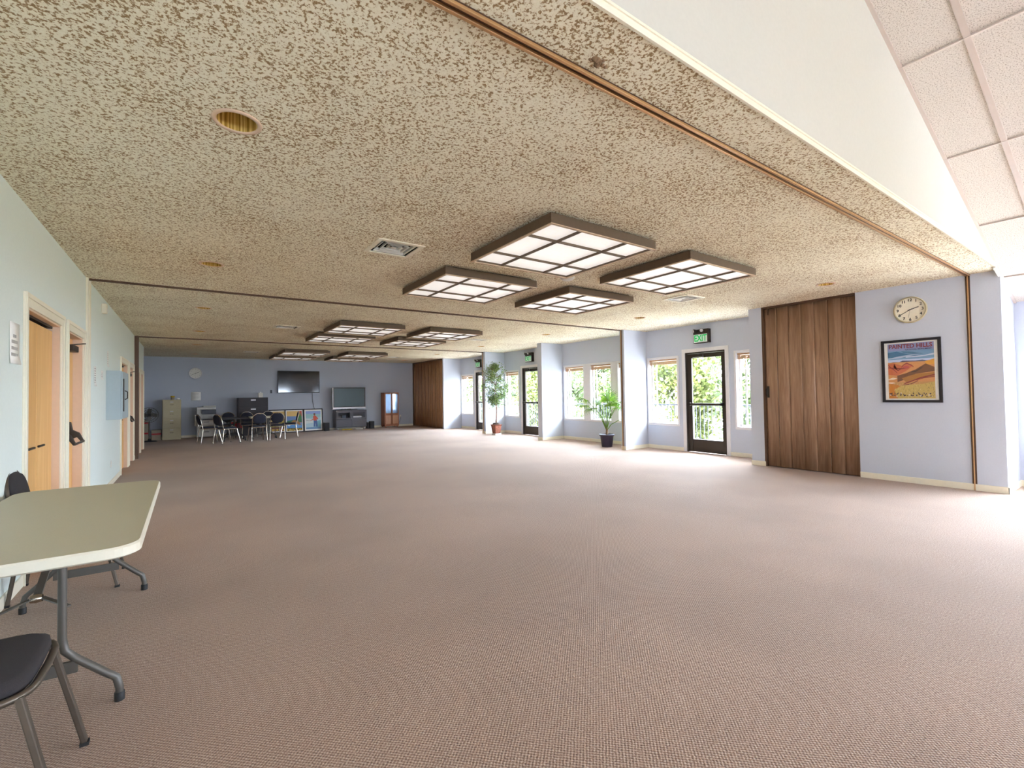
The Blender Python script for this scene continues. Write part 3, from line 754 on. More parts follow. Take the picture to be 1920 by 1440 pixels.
def art_hills(o):
    w, h = .515, .79
    L = [((150, 156, 200), [(0, .86), (1, .86), (1, 1), (0, 1)]),
         ((120, 160, 196), [(0, .68), (1, .68), (1, .87), (0, .87)]),
         ((70, 120, 156), [(0, .84), (.2, .86), (.45, .80), (.7, .77), (.95, .76), (.6, .755), (.3, .74), (0, .75)]),
         ((170, 190, 216), [(0, .735), (.25, .77), (.5, .79), (.8, .80), (.55, .775), (.3, .74), (0, .72)]),
         ((84, 130, 166), [(.3, .86), (.55, .84), (.8, .79), (.55, .8), (.35, .83)]),
         ((196, 208, 228), [(.4, .76), (.8, .77), (1, .80), (1, .77), (.7, .745), (.4, .74)]),
         ((190, 204, 232), [(0, .66), (1, .68), (1, .715), (0, .71)]),
         ((96, 92, 120), [(0, .65), (.12, .67), (.25, .665), (.33, .69), (.45, .685), (.6, .68), (.75, .69), (.9, .665), (1, .69), (1, .62), (0, .62)]),
         ((214, 150, 92), [(0, .66), (.5, .665), (.8, .66), (1, .70), (1, .30), (0, .30)]),
         ((224, 160, 60), [(.80, .66), (1, .70), (1, .60), (.82, .6)]),
         ((204, 110, 70), [(0, .64), (.12, .65), (.3, .60), (.42, .64), (.55, .59), (.4, .5), (.2, .42), (0, .44)]),
         ((150, 60, 54), strip([(0, .57), (.15, .55), (.3, .545), (.45, .56)], .02)),
         ((150, 60, 54), strip([(0, .62), (.06, .57), (.14, .52), (.2, .47)], .018)),
         ((150, 60, 54), strip([(.14, .64), (.12, .57), (.22, .51), (.3, .55)], .016)),
         ((150, 60, 54), strip([(.3, .57), (.36, .62), (.42, .64), (.52, .60), (.56, .57)], .018)),
         ((196, 84, 84), blob(.4, .57, .07, .02)),
         ((128, 84, 54), [(.2, .42), (.4, .46), (.6, .52), (.82, .62), (1, .55), (1, .48), (.6, .44), (.35, .34), (.2, .30)]),
         ((96, 66, 52), [(.45, .48), (.6, .50), (.78, .58), (.72, .53), (.6, .47)]),
         ((176, 120, 52), [(.3, .37), (.55, .43), (.75, .45), (1, .46), (1, .38), (.6, .34), (.4, .29)]),
         ((140, 50, 52), strip([(.35, .27), (.5, .31), (.7, .37), (1, .42)], .02)),
         ((140, 50, 52), strip([(.6, .33), (.8, .37), (1, .385)], .012)),
         ((122, 48, 50), strip([(.3, .24), (.5, .265), (.65, .32)], .014)),
         ((236, 216, 190), [(0, .36), (.1, .385), (.2, .37), (.12, .345), (0, .34)]),
         ((240, 214, 190), [(0, .30), (.1, .30), (.16, .285), (.08, .27), (0, .28)]),
         ((206, 130, 50), [(0, .27), (.2, .25), (.3, .2), (.5, .12), (.3, .0), (0, 0)]),
         ((204, 176, 96), [(.12, .16), (.3, .24), (.5, .25), (.75, .26), (1, .30), (1, 0), (.2, 0)])]
    for k in range(150):
        x = random.uniform(.12, .98); z = random.uniform(.01, .27); c = random.choice([(226, 206, 136), (150, 120, 60), (112, 92, 54), (230, 214, 160), (190, 150, 70)])
        L.append((c, [(x, z), (x+.008, z), (x+.012, z+.03)]))
    for k in range(46):
        x = random.uniform(.02, .97); z = random.uniform(.03, .10); L.append((random.choice([(90, 70, 60), (70, 50, 60), (220, 210, 190)]), blob(x, z, .016, .012, 6, .4)))
    # compress the layer depth so that the print stays flat
    p = poly_art(o, 'poster_print', (200, 150, 90), L, w, h)
    for v in p.data.vertices: v.co.y = -.004+(v.co.y+.004)*.06
    p.data.update()
    add_text('lettering', 'PAINTED HILLS', .078, 'print_962a2a', o, (0.0, -.0152, .802), FACE_F, (.92, 1.05, 1), .0004)
    add_text('lettering', 'NATIONAL MONUMENT', .024, 'print_30486a', o, (.09, -.0152, .752), FACE_F, (1.1, 1, 1), .0004)
    return p
M['print_962a2a'] = plain('print_962a2a', (140, 44, 46)); M['print_30486a'] = plain('print_30486a', (50, 70, 104))
fr_ = framed('framed_poster', (XA-.002, 2.145, 1.145), -PI/2, 0, .665, .90, .035, .1, 'black-framed desert travel poster reading PAINTED HILLS under the clock', (0, .055), art_hills)
def glaze(o, W, Hh, fw):
    t = MB().quad((-W/2+fw, -.02, fw), (W/2-fw, -.02, fw), (W/2-fw, -.02, Hh-fw), (-W/2+fw, -.02, Hh-fw)).obj('glazing', 'glass', o)
glaze(fr_, .665, .90, .035)

# ------------------------------------------------------------------ things on the left wall
def sheet(name, y, z, w, h, label, lines, cat='notice', x=XL):
    o = empty(name, (x, y, z)); o.rotation_euler = (0, 0, PI/2); tag(o, label, cat)
    mb = MB(); n = 8; vs = []
    for i in range(n+1):
        for j in range(2):
            xx = (j-.5)*w; zz = (i/n-.5)*h; vs.append((xx, -.003-.012*max(0, 1-i/2)*(1 if j == 1 else .4), zz))
    mb.add(vs, [(2*i, 2*i+1, 2*i+3, 2*i+2) for i in range(n)], 0, True)
    p = mb.obj('paper_sheet', 'paper', o); sm = p.modifiers.new('s', 'SOLIDIFY'); sm.thickness = .001
    mb = MB()
    for (zz, ww, t) in lines:
        nw = max(2, int(ww/.03)); 
        for k in range(nw):
            a = -ww/2+k*ww/nw; mb.box(a, a+ww/nw*.78, -.0055, -.0045, zz-t/2, zz+t/2)
    if lines: mb.obj('print', 'ink', o)
    return o
sheet('paper_notice', 4.65, 1.76, .22, .29, 'white paper notice taped beside the near closet door', [(.05, .08, .022), (.01, .15, .022), (-.035, .15, .022), (-.08, .16, .022)])
sheet('paper_notice', 8.12, 1.67, .16, .26, 'small printed sheet on the left wall nearest the partition channel', [(.10-.03*k, .12, .01) for k in range(7)])
o = sheet('wall_plaque', 8.72, 1.71, .15, .13, 'small square card on the left wall before the grey box', [(.03-.025*k, .1, .008) for k in range(3)], 'plaque')
o = sheet('wall_plaque', 9.3, 1.98, .12, .24, 'narrow upright sign on the left wall above the grey box', [(.08-.03*k, .06, .01) for k in range(6)], 'sign')
o = empty('motion_sensor', (XL, 8.7, 2.655)); tag(o, 'cream motion sensor high on the left wall', 'sensor'); MB().box(0, .06, -.045, .045, -.07, .07).obj('housing', 'cream', o, .012); MB().lathe([(.001, .075), (.02, .07), (.028, .06)], (0, .0, -.02), 12, axis='X').obj('lens', 'plastic_white', o)
o = empty('wall_box', (XL, 9.16, 1.06)); tag(o, 'pale blue-grey metal box projecting from the left wall', 'metal box')
MB().box(0, .17, 0, .85, 0, .74).obj('box_body', 'panelbox', o, .004); MB().box(.17, .19, .01, .84, .01, .73).obj('box_door', 'panelbox', o, .004); MB().box(.19, .2, .06, .14, .12, .62).obj('slot', 'bronze', o); MB().tube([(.19, .3, .30), (.225, .3, .32), (.225, .3, .42), (.19, .3, .44)], .007).obj('handle', 'bronze', o)
def outlet(loc, rz, label):
    o = empty('wall_outlet', loc, rz); tag(o, label, 'outlet')
    MB().box(-.035, .035, -.006, 0, -.058, .058).obj('cover_plate', 'plastic_white', o, .002)
    for z in (-.025, .025): MB().box(-.015, .015, -.009, -.006, z-.014, z+.014).obj('socket', 'cream', o, .002)
    return o
outlet((XL, 9.7, .34), PI/2, 'white wall outlet low on the left wall under the grey box')
outlet((8.72, 10.53, .34), 0, 'white wall outlet on the pier face beside the palm bay')
OUT = outlet((7.83, Y4, .45), 0, 'dark outlet on the slate wall right of the curio cabinet')
o = MB().tube([(7.83, Y4-.012, .44), (7.83, Y4-.05, .40), (7.79, Y4-.05, .25), (7.68, Y4-.06, .06), (7.6, Y4-.08, .008), (7.45, Y4-.06, .008)], .007).obj('power_cord', 'black', OUT); o.location = -OUT.location
o = empty('door_bumper', (8.6, 13.87+.0, 1.16)); bpy.data.objects.remove(o)
o = MB().box(XL, XL+.008, 13.95, 14.02, 1.2, 1.32).obj('light_switch', 'plastic_white', bev=.002); tag(o, 'white light switch plate behind the brown jamb', 'switch')

# ------------------------------------------------------------------ chairs
def arch(w, zb, zt, n=12, yb=0, lean=.16, z0=None):
    """points of an inverted U: from left bottom to right bottom. lean: y shift with height"""
    pts = []; z0 = z0 if z0 is not None else zb
    hh = zt-zb; r = w
    def yy(z): return yb-(z-z0)*lean
    for k in range(n+1):
        a = PI-PI*k/n; x = w*math.cos(a); z = zt-r*.95+r*.95*math.sin(a); pts.append((x, yy(z), z))
    pts = [(-w, yy(zb), zb), (-w, yy(zb+(zt-r-zb)*.5), zb+(zt-r-zb)*.5)]+pts+[(w, yy(zb+(zt-r-zb)*.5), zb+(zt-r-zb)*.5), (w, yy(zb), zb)]
    return pts
def make_chair(fab='fabric', metal='chrome', nt=8):
    o = empty('banquet_chair')       # faces +Y, origin under the seat centre
    sw, sd, sh = .21, .21, .44
    # seat pad: rounded plan, domed top
    def outline(s_, z, k=24, e=4.5):
        r = []
        for i in range(k):
            a = 2*PI*i/k; c, s2 = math.cos(a), math.sin(a)
            x = abs(c)**(2/e)*math.copysign(1, c)*sw*s_; y = abs(s2)**(2/e)*math.copysign(1, s2)*sd*s_
            x *= 1+.06*(y/sd); r.append((x, y, z))
        return r
    rings = [outline(.97, sh), outline(1.0, sh+.02), outline(.99, sh+.04), outline(.9, sh+.052), outline(.6, sh+.058), outline(.05, sh+.06)]
    vs = [p for r in rings for p in r]; fs = []
    for i in range(len(rings)-1):
        for k in range(24): fs.append((i*24+k, i*24+(k+1) % 24, (i+1)*24+(k+1) % 24, (i+1)*24+k))
    fs.append(tuple(range(24))[::-1]); fs.append(tuple(range(120, 144)))
    MB().add(vs, fs, 0, True).obj('seat', fab, o)
    MB().tube(outline(1.04, sh-.002), .012, nt, closed=True).obj('seat_frame', metal, o)
    # back frame tube and pad
    pts = arch(.20, sh, .88, 12, -.22, .20, sh)
    MB().tube(pts, .012, nt).obj('back_frame', metal, o)
    def backout(s_, off):
        out = []
        for k in range(24):
            a = 2*PI*k/24; x = .178*s_*math.copysign(abs(math.cos(a))**.7, math.cos(a)); z = .705+.155*s_*math.copysign(abs(math.sin(a))**.72, math.sin(a))
            out.append((x, -.22-(z-sh)*.20+off, z))
        return out
    rings = [backout(.5, -.022), backout(.9, -.022), backout(1, -.005), backout(1, .012), backout(.92, .03), backout(.5, .036)]
    vs = [p for r in rings for p in r]; fs = []
    for i in range(len(rings)-1):
        for k in range(24): fs.append((i*24+k, i*24+(k+1) % 24, (i+1)*24+(k+1) % 24, (i+1)*24+k))
    fs.append(tuple(range(24))[::-1]); fs.append(tuple(range(120, 144)))
    MB().add(vs, fs, 0, True).obj('backrest', fab, o)
    MB().tube([(-.04, -.30, .835), (-.025, -.315, .865), (.025, -.315, .865), (.04, -.30, .835)], .01, 6).obj('hand_grip', 'hub', o)
    for s_ in (-1, 1):
        l_ = MB().bar((s_*.20, .19, sh), (s_*.225, .285, .012), .02, .026, up=(1, 0, 0)).obj('leg', metal, o, .004)
        MB().box(s_*.225-.014, s_*.225+.014, .271, .299, 0, .014).obj('foot_cap', 'rubber', l_)
        l_ = MB().tube([(s_*.20, -.20, sh+.01), (s_*.205, -.215, sh-.05), (s_*.22, -.27, .012)], .012, nt).obj('leg', metal, o)
        MB().box(s_*.22-.014, s_*.22+.014, -.286, -.258, 0, .014).obj('foot_cap', 'rubber', l_)
    return o
ch_near = make_chair('fabric_char', 'steel_brown', 10)
ch_near.location = (-.615, 2.27, 0); ch_near.rotation_euler = (0, 0, -PI/2)
tag(ch_near, 'dark upholstered chair in the bottom left corner before the folding table', 'chair', 'chairs at the folding table')
c2 = copy_tree(ch_near); c2.location = (-.70, 4.66, 0); tag(c2, 'dark padded chair against the wall past the folding table', 'chair', 'chairs at the folding table')
ch = make_chair('fabric', 'chrome')
# far group
FC = [(.56, 17.15, -1.35, 'leftmost navy chair of the far table group'), (.98, 16.55, -1.05, 'navy chair second from left, front of the far dark table'),
      (1.10, 18.42, 2.95, 'navy chair behind the left end of the far dark table'), (1.72, 18.30, 3.2, 'navy chair behind the middle of the far tables'),
      (1.83, 16.72, .1, 'navy chair seen from behind, middle of the far group'), (2.42, 16.85, -.15, 'navy chair seen from behind, right side of the far group'),
      (2.42, 18.30, 3.3, 'navy chair behind the right end of the far tables'), (2.86, 17.45, 1.45, 'rightmost navy chair of the far group, seen from the side')]
for i, (x, y, rz, lab) in enumerate(FC):
    o = ch if i == 0 else copy_tree(ch); o.location = (x, y, 0); o.rotation_euler = (0, 0, rz); tag(o, lab, 'chair', 'navy chairs around the far tables')

# ------------------------------------------------------------------ folding tables
def rrect(x0, x1, y0, y1, r, z, n=6):
    pts = []
    for cx, cy, a0 in ((x1-r, y1-r, 0), (x0+r, y1-r, 90), (x0+r, y0+r, 180), (x1-r, y0+r, 270)):
        for k in range(n+1):
            a = math.radians(a0+90*k/n); pts.append((cx+r*math.cos(a), cy+r*math.sin(a), z))
    return pts
def loft(mb, rings, mi, capb=True, capt=True, smooth=False):
    n = len(rings[0]); vs = [p for r in rings for p in r]
    fs = [(i*n+k, i*n+(k+1) % n, (i+1)*n+(k+1) % n, (i+1)*n+k) for i in range(len(rings)-1) for k in range(n)]
    mb.add(vs, fs, mi, smooth)
    if capb: mb.add(rings[0], [tuple(range(n))[::-1]], mi)
    if capt: mb.add(rings[-1], [tuple(range(n))], mi)
def folding_table(x0, x1, y0, y1, name='folding_table', top=('tabletop', 'tableedge'), leg='leg_grey', zt=.74, r=.11, fine=True):
    o = empty(name, ((x0+x1)/2, (y0+y1)/2, 0)); W = (x1-x0)/2; L = (y1-y0)/2; th = .05
    mb = MB()
    loft(mb, [rrect(-W+.012, W-.012, -L+.012, L-.012, r, zt-th), rrect(-W, W, -L, L, r, zt-th+.008), rrect(-W, W, -L, L, r, zt-.008), rrect(-W+.006, W-.006, -L+.006, L-.006, r, zt)], 1, capt=False)
    loft(mb, [rrect(-W+.006, W-.006, -L+.006, L-.006, r, zt), rrect(-W+.016, W-.016, -L+.016, L-.016, r-.01, zt-.002)], 0, capb=False)
    mb.obj('tabletop', list(top), o)
    yl = L-.24; xv = .115; xf = W-.085
    for sy in (-1, 1):
        y = sy*yl
        for sx in (-1, 1):
            pts = [(sx*xv, y, zt-th), (sx*xv, y, .33), (sx*(xv+.008), y, .275), (sx*(xv+.045), y, .232), (sx*(xf-.045), y, .135), (sx*(xf-.012), y, .105), (sx*xf, y, .055), (sx*xf, y, .03)]
            l_ = MB().tube(pts, .0155, 10).obj('leg', leg, o)
            MB().lathe([(.019, 0), (.0195, .035), (.017, .038)], (sx*xf, y, 0), 12, capb=True).obj('foot_cap', 'rubber', l_)
        MB().box(-(xv+.05), xv+.05, y-.008, y+.008, .175, .225).obj('crossbar', leg, o)
        yi = sy*(yl-.19)
        br = MB()
        for sx in (-1, 1): br.bar((sx*(xv+.018), y-sy*.012, .46), (sx*.02, yi, .465), .018, .006)
        br.bar((0, yi, .465), (0, sy*.02, zt-th), .028, .012)
        br.obj('brace', leg, o)
        MB().lathe([(.016, -.02), (.02, 0), (.016, .02)], (0, yi, .465), 12, axis='X').obj('lock_ring', 'chrome', o)
    return o
tb = folding_table(-.945, -.165, 2.53, 4.49)
tag(tb, 'long grey-beige folding table against the left wall', 'table')
t2 = folding_table(.86, 1.62, 16.95, 18.0, top=('cabinet_black', 'cabinet_black'), leg='blackmatte', r=.03); tag(t2, 'dark-topped table on the left of the far chair group', 'table')
t3 = folding_table(1.68, 2.55, 17.15, 17.85, top=('tableedge', 'tableedge'), leg='leg_grey', r=.04); tag(t3, 'pale-topped table on the right of the far chair group', 'table')

# ------------------------------------------------------------------ far end furniture
def legs_box(): pass
o = empty('filing_cabinet', (-.425, 19.33, 0)); tag(o, 'tan four-drawer filing cabinet left of the copier', 'cabinet')
MB().box(-.255, .255, .02, .55, 0, 1.345).obj('body', 'tan_metal', o, .006)
for k in range(4):
    z = .09+k*.312; d = MB().box(-.235, .235, 0, .02, z, z+.295).obj('drawer', 'tan_metal', o, .004)
    MB().box(-.045, .045, -.01, 0, z+.225, z+.255).obj('label_holder', 'silver', d, .002)
    MB().tube([(-.045, 0, z+.15), (-.045, -.03, z+.15), (.045, -.03, z+.15), (.045, 0, z+.15)], .008, 6).obj('handle', 'chrome', d)
MB().lathe([(.012, 0), (.012, .02), (.004, .02)], (.2, -.002, 1.29), 8, axis='Y').obj('lock', 'chrome', o)
o = empty('jar', (-.40, 19.45, 1.345)); tag(o, 'small jar with yellow lid on the tan filing cabinet', 'jar')
MB().lathe([(.05, 0), (.052, .01), (.052, .07), (.045, .08)], n=16, capb=True).obj('jar_body', 'card', o); MB().lathe([(.058, .08), (.058, .125), (.05, .13)], n=16, capt=True).obj('lid', 'yellow', o)
o = MB().lathe([(.02, 0), (.045, .01), (.05, .03), (.046, .045), (.03, .05)], n=16, capb=True).obj('bowl', 'plastic_white', loc=(-.25, 19.45, 1.345)); tag(o, 'small white dish on the tan filing cabinet', 'dish')

o = empty('photocopier', (.55, 19.33, 0)); tag(o, 'grey office photocopier with dark control head', 'copier')
MB().box(-.28, .28, 0, .55, .04, .62).box(-.28, -.12, .05, .55, .62, .98).box(-.12, .28, .3, .55, .62, .98).obj('body', 'copier', o, .01)
MB().box(-.28, .28, .02, .55, .98, 1.06).obj('scanner_bed', 'copier', o, .01)
MB().box(-.1, .28, 0.0, .5, 1.06, 1.11).obj('document_feeder', 'copier', o, .015)
MB().box(-.14, .285, -.01, .28, .82, .97).obj('output_bay', 'copier_dark', o, .01)
MB().box(-.12, .28, .0, .3, .62, .65).obj('output_tray', 'copier_dark', o, .006)
for z in (.08, .25, .42): 
    d = MB().box(-.26, .26, -.015, 0, z, z+.155).obj('paper_drawer', 'copier', o, .006); MB().box(-.08, .08, -.02, -.015, z+.12, z+.14).obj('handle', 'copier_dark', d)
MB().box(-.34, -.28, .1, .4, .42, .80).obj('side_tray', 'copier', o, .006)
for sx in (-1, 1):
    for y in (.05, .5): MB().lathe([(.02, -.012), (.02, .012)], (sx*.24, y, .02), 12, axis='X', capt=True, capb=True).obj('caster', 'rubber', o)

o = empty('lateral_file', (1.985, 19.36, 0)); tag(o, 'black lateral filing cabinet behind the far table', 'cabinet')
MB().box(-.485, .485, .02, .5, 0, 1.375).obj('body', 'cabinet_black', o, .005)
for k in range(4):
    z = .03+k*.335; d = MB().box(-.465, .465, 0, .02, z, z+.325).obj('drawer', 'cabinet_black', o, .003); MB().box(-.08, .08, -.012, 0, z+.225, z+.275).obj('handle', 'silver', d, .004)
o = empty('tissue_box', (2.24, 19.55, 1.375)); tag(o, 'white box standing on the black lateral cabinet', 'box'); MB().box(-.075, .075, -.06, .06, 0, .17).obj('carton', 'plastic_white', o, .003); MB().lathe([(.03, .17), (.02, .2), (.03, .215)], n=8).obj('tissue', 'paper', o)
o = sheet('paper_notice', 0, 0, .29, .30, 'white paper sheet on the slate wall above the copier', [(.1-.03*k, .2, .008) for k in range(7)]); o.location = (.257, Y4, 1.455); o.rotation_euler = (0, 0, 0)
o = empty('rolling_cart', (1.38, 18.98, 0)); tag(o, 'low black wire cart behind the dark table', 'cart')
for z in (.12, .30): MB().box(-.25, .25, -.17, .17, z, z+.015).obj('shelf', 'blackmatte', o)
for sx in (-1, 1):
    for sy in (-1, 1): MB().tube([(sx*.24, sy*.16, .03), (sx*.24, sy*.16, .62)], .01, 6).obj('post', 'blackmatte', o); MB().lathe([(.025, -.01), (.025, .01)], (sx*.24, sy*.16, .025), 10, axis='X', capt=True, capb=True).obj('caster', 'rubber', o)
o = empty('gift_bag', (1.38, 18.98, .316)); tag(o, 'red and green bag on the cart behind the dark table', 'bag')
MB().poly([(-.20, -.1, 0), (.20, -.1, 0), (.17, -.1, .16), (.05, -.1, .22), (-.12, -.1, .2)], (0, .2, 0)).obj('bag_body', 'red', o, .02)
MB().bar((-.16, -.105, .04), (0, -.105, .19), .01, .05, up=(1, 0, 0)).bar((0, -.105, .19), (.16, -.105, .20), .01, .03).obj('ribbon', 'green', o)

# pedestal fan and boxes in the alcove
o = empty('pedestal_fan', (-1.0, 19.0, 0)); tag(o, 'dark pedestal fan in the far left alcove', 'fan')
MB().lathe([(.21, 0), (.21, .015), (.18, .03), (.04, .045), (.03, .1)], n=24, capb=True).obj('base', 'blackmatte', o)
MB().tube([(0, 0, .04), (0, 0, .72)], .016).obj('pole', 'leg_grey', o)
MB().lathe([(.05, -.02), (.075, .03), (.07, .12), (.03, .15)], (0, 0.02, .86), 16, axis='Y', capt=True, capb=True).obj('motor', 'blackmatte', o)
cage = MB()
for R_, yy in ((.24, -.05), (.18, -.09), (.12, -.11), (.06, -.115), (.24, -.0), (.18, .03)): cage.tube([(R_*math.cos(a*PI/14), yy, .86+R_*math.sin(a*PI/14)) for a in range(28)], .006, 4, closed=True)
for k in range(24):
    a = 2*PI*k/24; cage.tube([(.05*math.cos(a), -.115, .86+.05*math.sin(a)), (.15*math.cos(a), -.10, .86+.15*math.sin(a)), (.24*math.cos(a), -.05, .86+.24*math.sin(a)), (.24*math.cos(a), 0, .86+.24*math.sin(a)), (.07*math.cos(a), .04, .86+.07*math.sin(a))], .002, 4)
cage.obj('cage', 'leg_grey', o)
for k in range(4):
    a = 2*PI*k/4; c, s_ = math.cos(a), math.sin(a); mb = MB()
    pts = [(.04, -.05), (.2, -.07), (.215, .02), (.1, .07), (.04, .03)]
    mb.poly([(px*c-pz*s_, -.055+pz*.25, .86+px*s_+pz*c) for px, pz in pts], (0, .004, 0)); mb.obj('blade', 'leg_grey', o)
for i, (x, y, w, d, h, z, lab) in enumerate([(-1.28, 19.6, .46, .4, .40, 0, 'cardboard box on the floor behind the pedestal fan'), (-1.26, 19.6, .42, .36, .30, .402, 'cardboard box stacked on another behind the pedestal fan'), (-.84, 19.62, .26, .3, .34, 0, 'small cardboard box between fan and tan cabinet')]):
    o = empty('cardboard_box', (x, y, z)); tag(o, lab, 'box', 'cardboard boxes in the alcove')
    MB().box(-w/2, w/2, -d/2, d/2, 0, h).obj('carton', 'card', o, .004); MB().box(-w/2-.001, w/2+.001, -d/2-.002, -d/2, h*.55, h*.68).obj('stripe', 'red', o)
    MB().box(-.025, .025, -d/2-.001, d/2, h, h+.001).obj('tape', 'tan_metal', o)

# wall television
o = empty('wall_television', (3.63, Y4, 1.53)); tag(o, 'large black flat television mounted on the slate wall', 'television')
MB().box(-.765, .765, -.10, -.05, 0, .87).obj('bezel', 'black', o, .008); MB().quad((-.745, -.1015, .03), (.745, -.1015, .03), (.745, -.1015, .85), (-.745, -.1015, .85)).obj('screen', 'screen', o)
MB().box(-.2, .2, -.05, 0, .25, .6).obj('wall_bracket', 'leg_grey', o); o_tv = o
o = MB().tube([(4.12, Y4-.04, 1.54), (4.14, Y4-.03, 1.2), (4.2, Y4-.02, .9), (4.22, Y4-.02, .05)], .008, 6).obj('power_cord', 'black', o_tv); o.location = -o_tv.location
o = MB().box(2.62, 2.68, Y4-.03, Y4, 1.53, 1.66).obj('sensor_box', 'black', bev=.004); tag(o, 'small black device on the wall left of the wall television', 'device')
# standing tv
o = empty('television', (5.50, 19.62, .80)); tag(o, 'silver-framed rear television standing on the grey stand', 'television')
MB().box(-.66, .66, -.03, .10, .06, .93).obj('bezel', 'black', o, .01)
MB().box(-.67, .67, -.05, -.03, .055, .125).box(-.675, -.645, -.045, -.03, .125, .93).obj('trim_strip', 'silver', o, .004)
MB().quad((-.61, -.032, .15), (.61, -.032, .15), (.61, -.032, .89), (-.61, -.032, .89)).obj('screen', 'screen_teal', o)
MB().box(-.3, .3, -.1, .15, 0, .025).box(-.08, .08, 0, .06, .02, .08).obj('stand_foot', 'black', o, .006)
o = empty('tv_stand', (5.53, 19.40, 0)); tag(o, 'low grey television stand with glass doors', 'cabinet')
MB().box(-.62, .62, .02, .45, .77, .80).box(-.62, -.60, .02, .45, .10, .77).box(.60, .62, .02, .45, .10, .77).box(-.6, .6, .02, .45, .10, .12).box(-.6, .6, .02, .45, .41, .43).box(-.01, .01, .02, .45, .12, .77).box(-.6, .6, .43, .45, .12, .77).obj('carcass', 'stand', o, .002)
for sx in (-1, 1):
    cx = sx*.305
    d = MB().box(cx-.29, cx+.29, 0, .02, .44, .49).box(cx-.29, cx+.29, 0, .02, .71, .765).box(cx-.29, cx-.24, 0, .02, .49, .71).box(cx+.24, cx+.29, 0, .02, .49, .71).obj('glass_door', 'stand', o)
    MB().quad((cx-.24, .01, .49), (cx+.24, .01, .49), (cx+.24, .01, .71), (cx-.24, .01, .71)).obj('pane', 'glass', d)
    MB().box(cx-.29, cx+.29, 0, .02, .125, .425).obj('drawer', 'stand', o, .003)
    for y in (.06, .4):
        MB().lathe([(.04, -.018), (.045, 0), (.04, .018)], (sx*.54, y, .05), 12, axis='X', capt=True, capb=True).obj('caster', 'silver', o)
for (x, y, w, d, h, c, lab) in ((5.25, 19.55, .16, .15, .17, 'glassdark', 'blue-grey box behind the left glass door of the television stand'), (5.75, 19.55, .40, .2, .12, 'silver', 'silver player behind the right glass door of the television stand')):
    o = box('media_player', x-w/2, x+w/2, y-d/2, y+d/2, .43, .43+h, c, None, .004); tag(o, lab, 'electronics')
MB_ = MB().tube([(5.15, 19.4, .02), (5.3, 19.45, .02), (5.42, 19.38, .02), (5.55, 19.42, .02)], .02, 6).obj('cable_bundle', 'yellow'); tag(MB_, 'yellow cable bundle under the television stand', 'cable')
o = box('power_strip', 5.7, 6.0, 19.42, 19.48, 0, .045, 'plastic_white', None, .006); tag(o, 'white power strip under the television stand', 'power strip')
for x, h, w, lab in ((4.58, .32, .18, 'black speaker left of the television stand'), (6.40, .30, .17, 'black speaker standing free right of the television stand'), (6.22, .27, .08, 'narrow black speaker tight against the right of the stand')):
    o = empty('speaker', (x, 19.55, 0)); tag(o, lab, 'speaker', 'speakers beside the television stand'); MB().box(-w/2, w/2, -.1, .1, 0, h).obj('enclosure', 'black', o, .004); MB().box(-w/2+.01, w/2-.01, -.108, -.1, .02, h-.02).obj('grille', 'blackmatte', o, .002)
# curio cabinet
o = empty('curio_cabinet', (7.25, 19.45, 0)); tag(o, 'wooden curio cabinet with glass doors above wooden doors', 'cabinet')
W = .32
MB().box(-W, -W+.02, .0, .42, .06, 1.5).box(W-.02, W, 0, .42, .06, 1.5).box(-W, W, 0, .42, 1.48, 1.5).box(-W, W, 0, .42, .06, .12).box(-W+.02, W-.02, .4, .42, .12, 1.48).box(-W+.02, W-.02, .02, .4, .55, .58).box(-W+.02, W-.02, .04, .4, 1.0, 1.01).obj('carcass', 'cab_wood', o, .003)
for s_ in (-1, 1):
    cx = s_*.153
    d = MB().box(cx-.147, cx+.147, -.02, 0, 1.44, 1.475).box(cx-.147, cx+.147, -.02, 0, .58, .615).box(cx-.147, cx-.115, -.02, 0, .615, 1.44).box(cx+.115, cx+.147, -.02, 0, .615, 1.44).obj('glass_door', 'cab_wood', o, .003)
    MB().quad((cx-.115, -.01, .615), (cx+.115, -.01, .615), (cx+.115, -.01, 1.44), (cx-.115, -.01, 1.44)).obj('pane', 'mirror', d)
    d = MB().box(cx-.147, cx+.147, -.02, 0, .125, .555).obj('wood_door', 'cab_wood', o, .003); MB().box(cx-.115, cx+.115, -.024, -.02, .16, .52).obj('panel', 'cab_wood_light', d, .002)
    for y in (.04, .38): MB().box(s_*.27-.02, s_*.27+.02, y-.02, y+.02, 0, .06).obj('foot', 'cab_wood', o)

# framed posters leaning at the foot of the slate wall
def art_fish(o):
    L = [((200, 90, 70), [(.8, .4), (1, .4), (1, 1), (.8, 1)]), ((226, 190, 120), [(0, .7), (.85, .7), (.85, 1), (0, 1)]), ((110, 140, 190), [(0, .5), (1, .55), (1, .72), (0, .74)]),
         ((60, 120, 60), [(.66, .5), (1, .45), (.98, .7), (.88, .92), (.8, .7)]), ((50, 110, 80), [(0, .5), (.5, .55), (1, .55), (1, .42), (0, .4)]),
         ((150, 110, 60), [(.25, .42), (.45, .55), (.75, .5), (.95, .25), (.75, .3), (.55, .42), (.35, .38)]), ((90, 150, 210), [(0, .12), (1, .12), (1, .28), (.75, .2), (.45, .42), (.25, .25), (0, .4)]),
         ((220, 230, 240), [(0, .3), (.2, .42), (.3, .34), (.15, .22)]), ((60, 50, 40), [(0, 0), (1, 0), (1, .13), (0, .13)])]
    p = poly_art(o, 'poster_print', (120, 150, 190), L, .54, .76)
    add_text('lettering', 'OREGON', .135, 'print_gold', o, (0, -.015, .095), FACE_F, (.98, .9, 1), .0006); return p
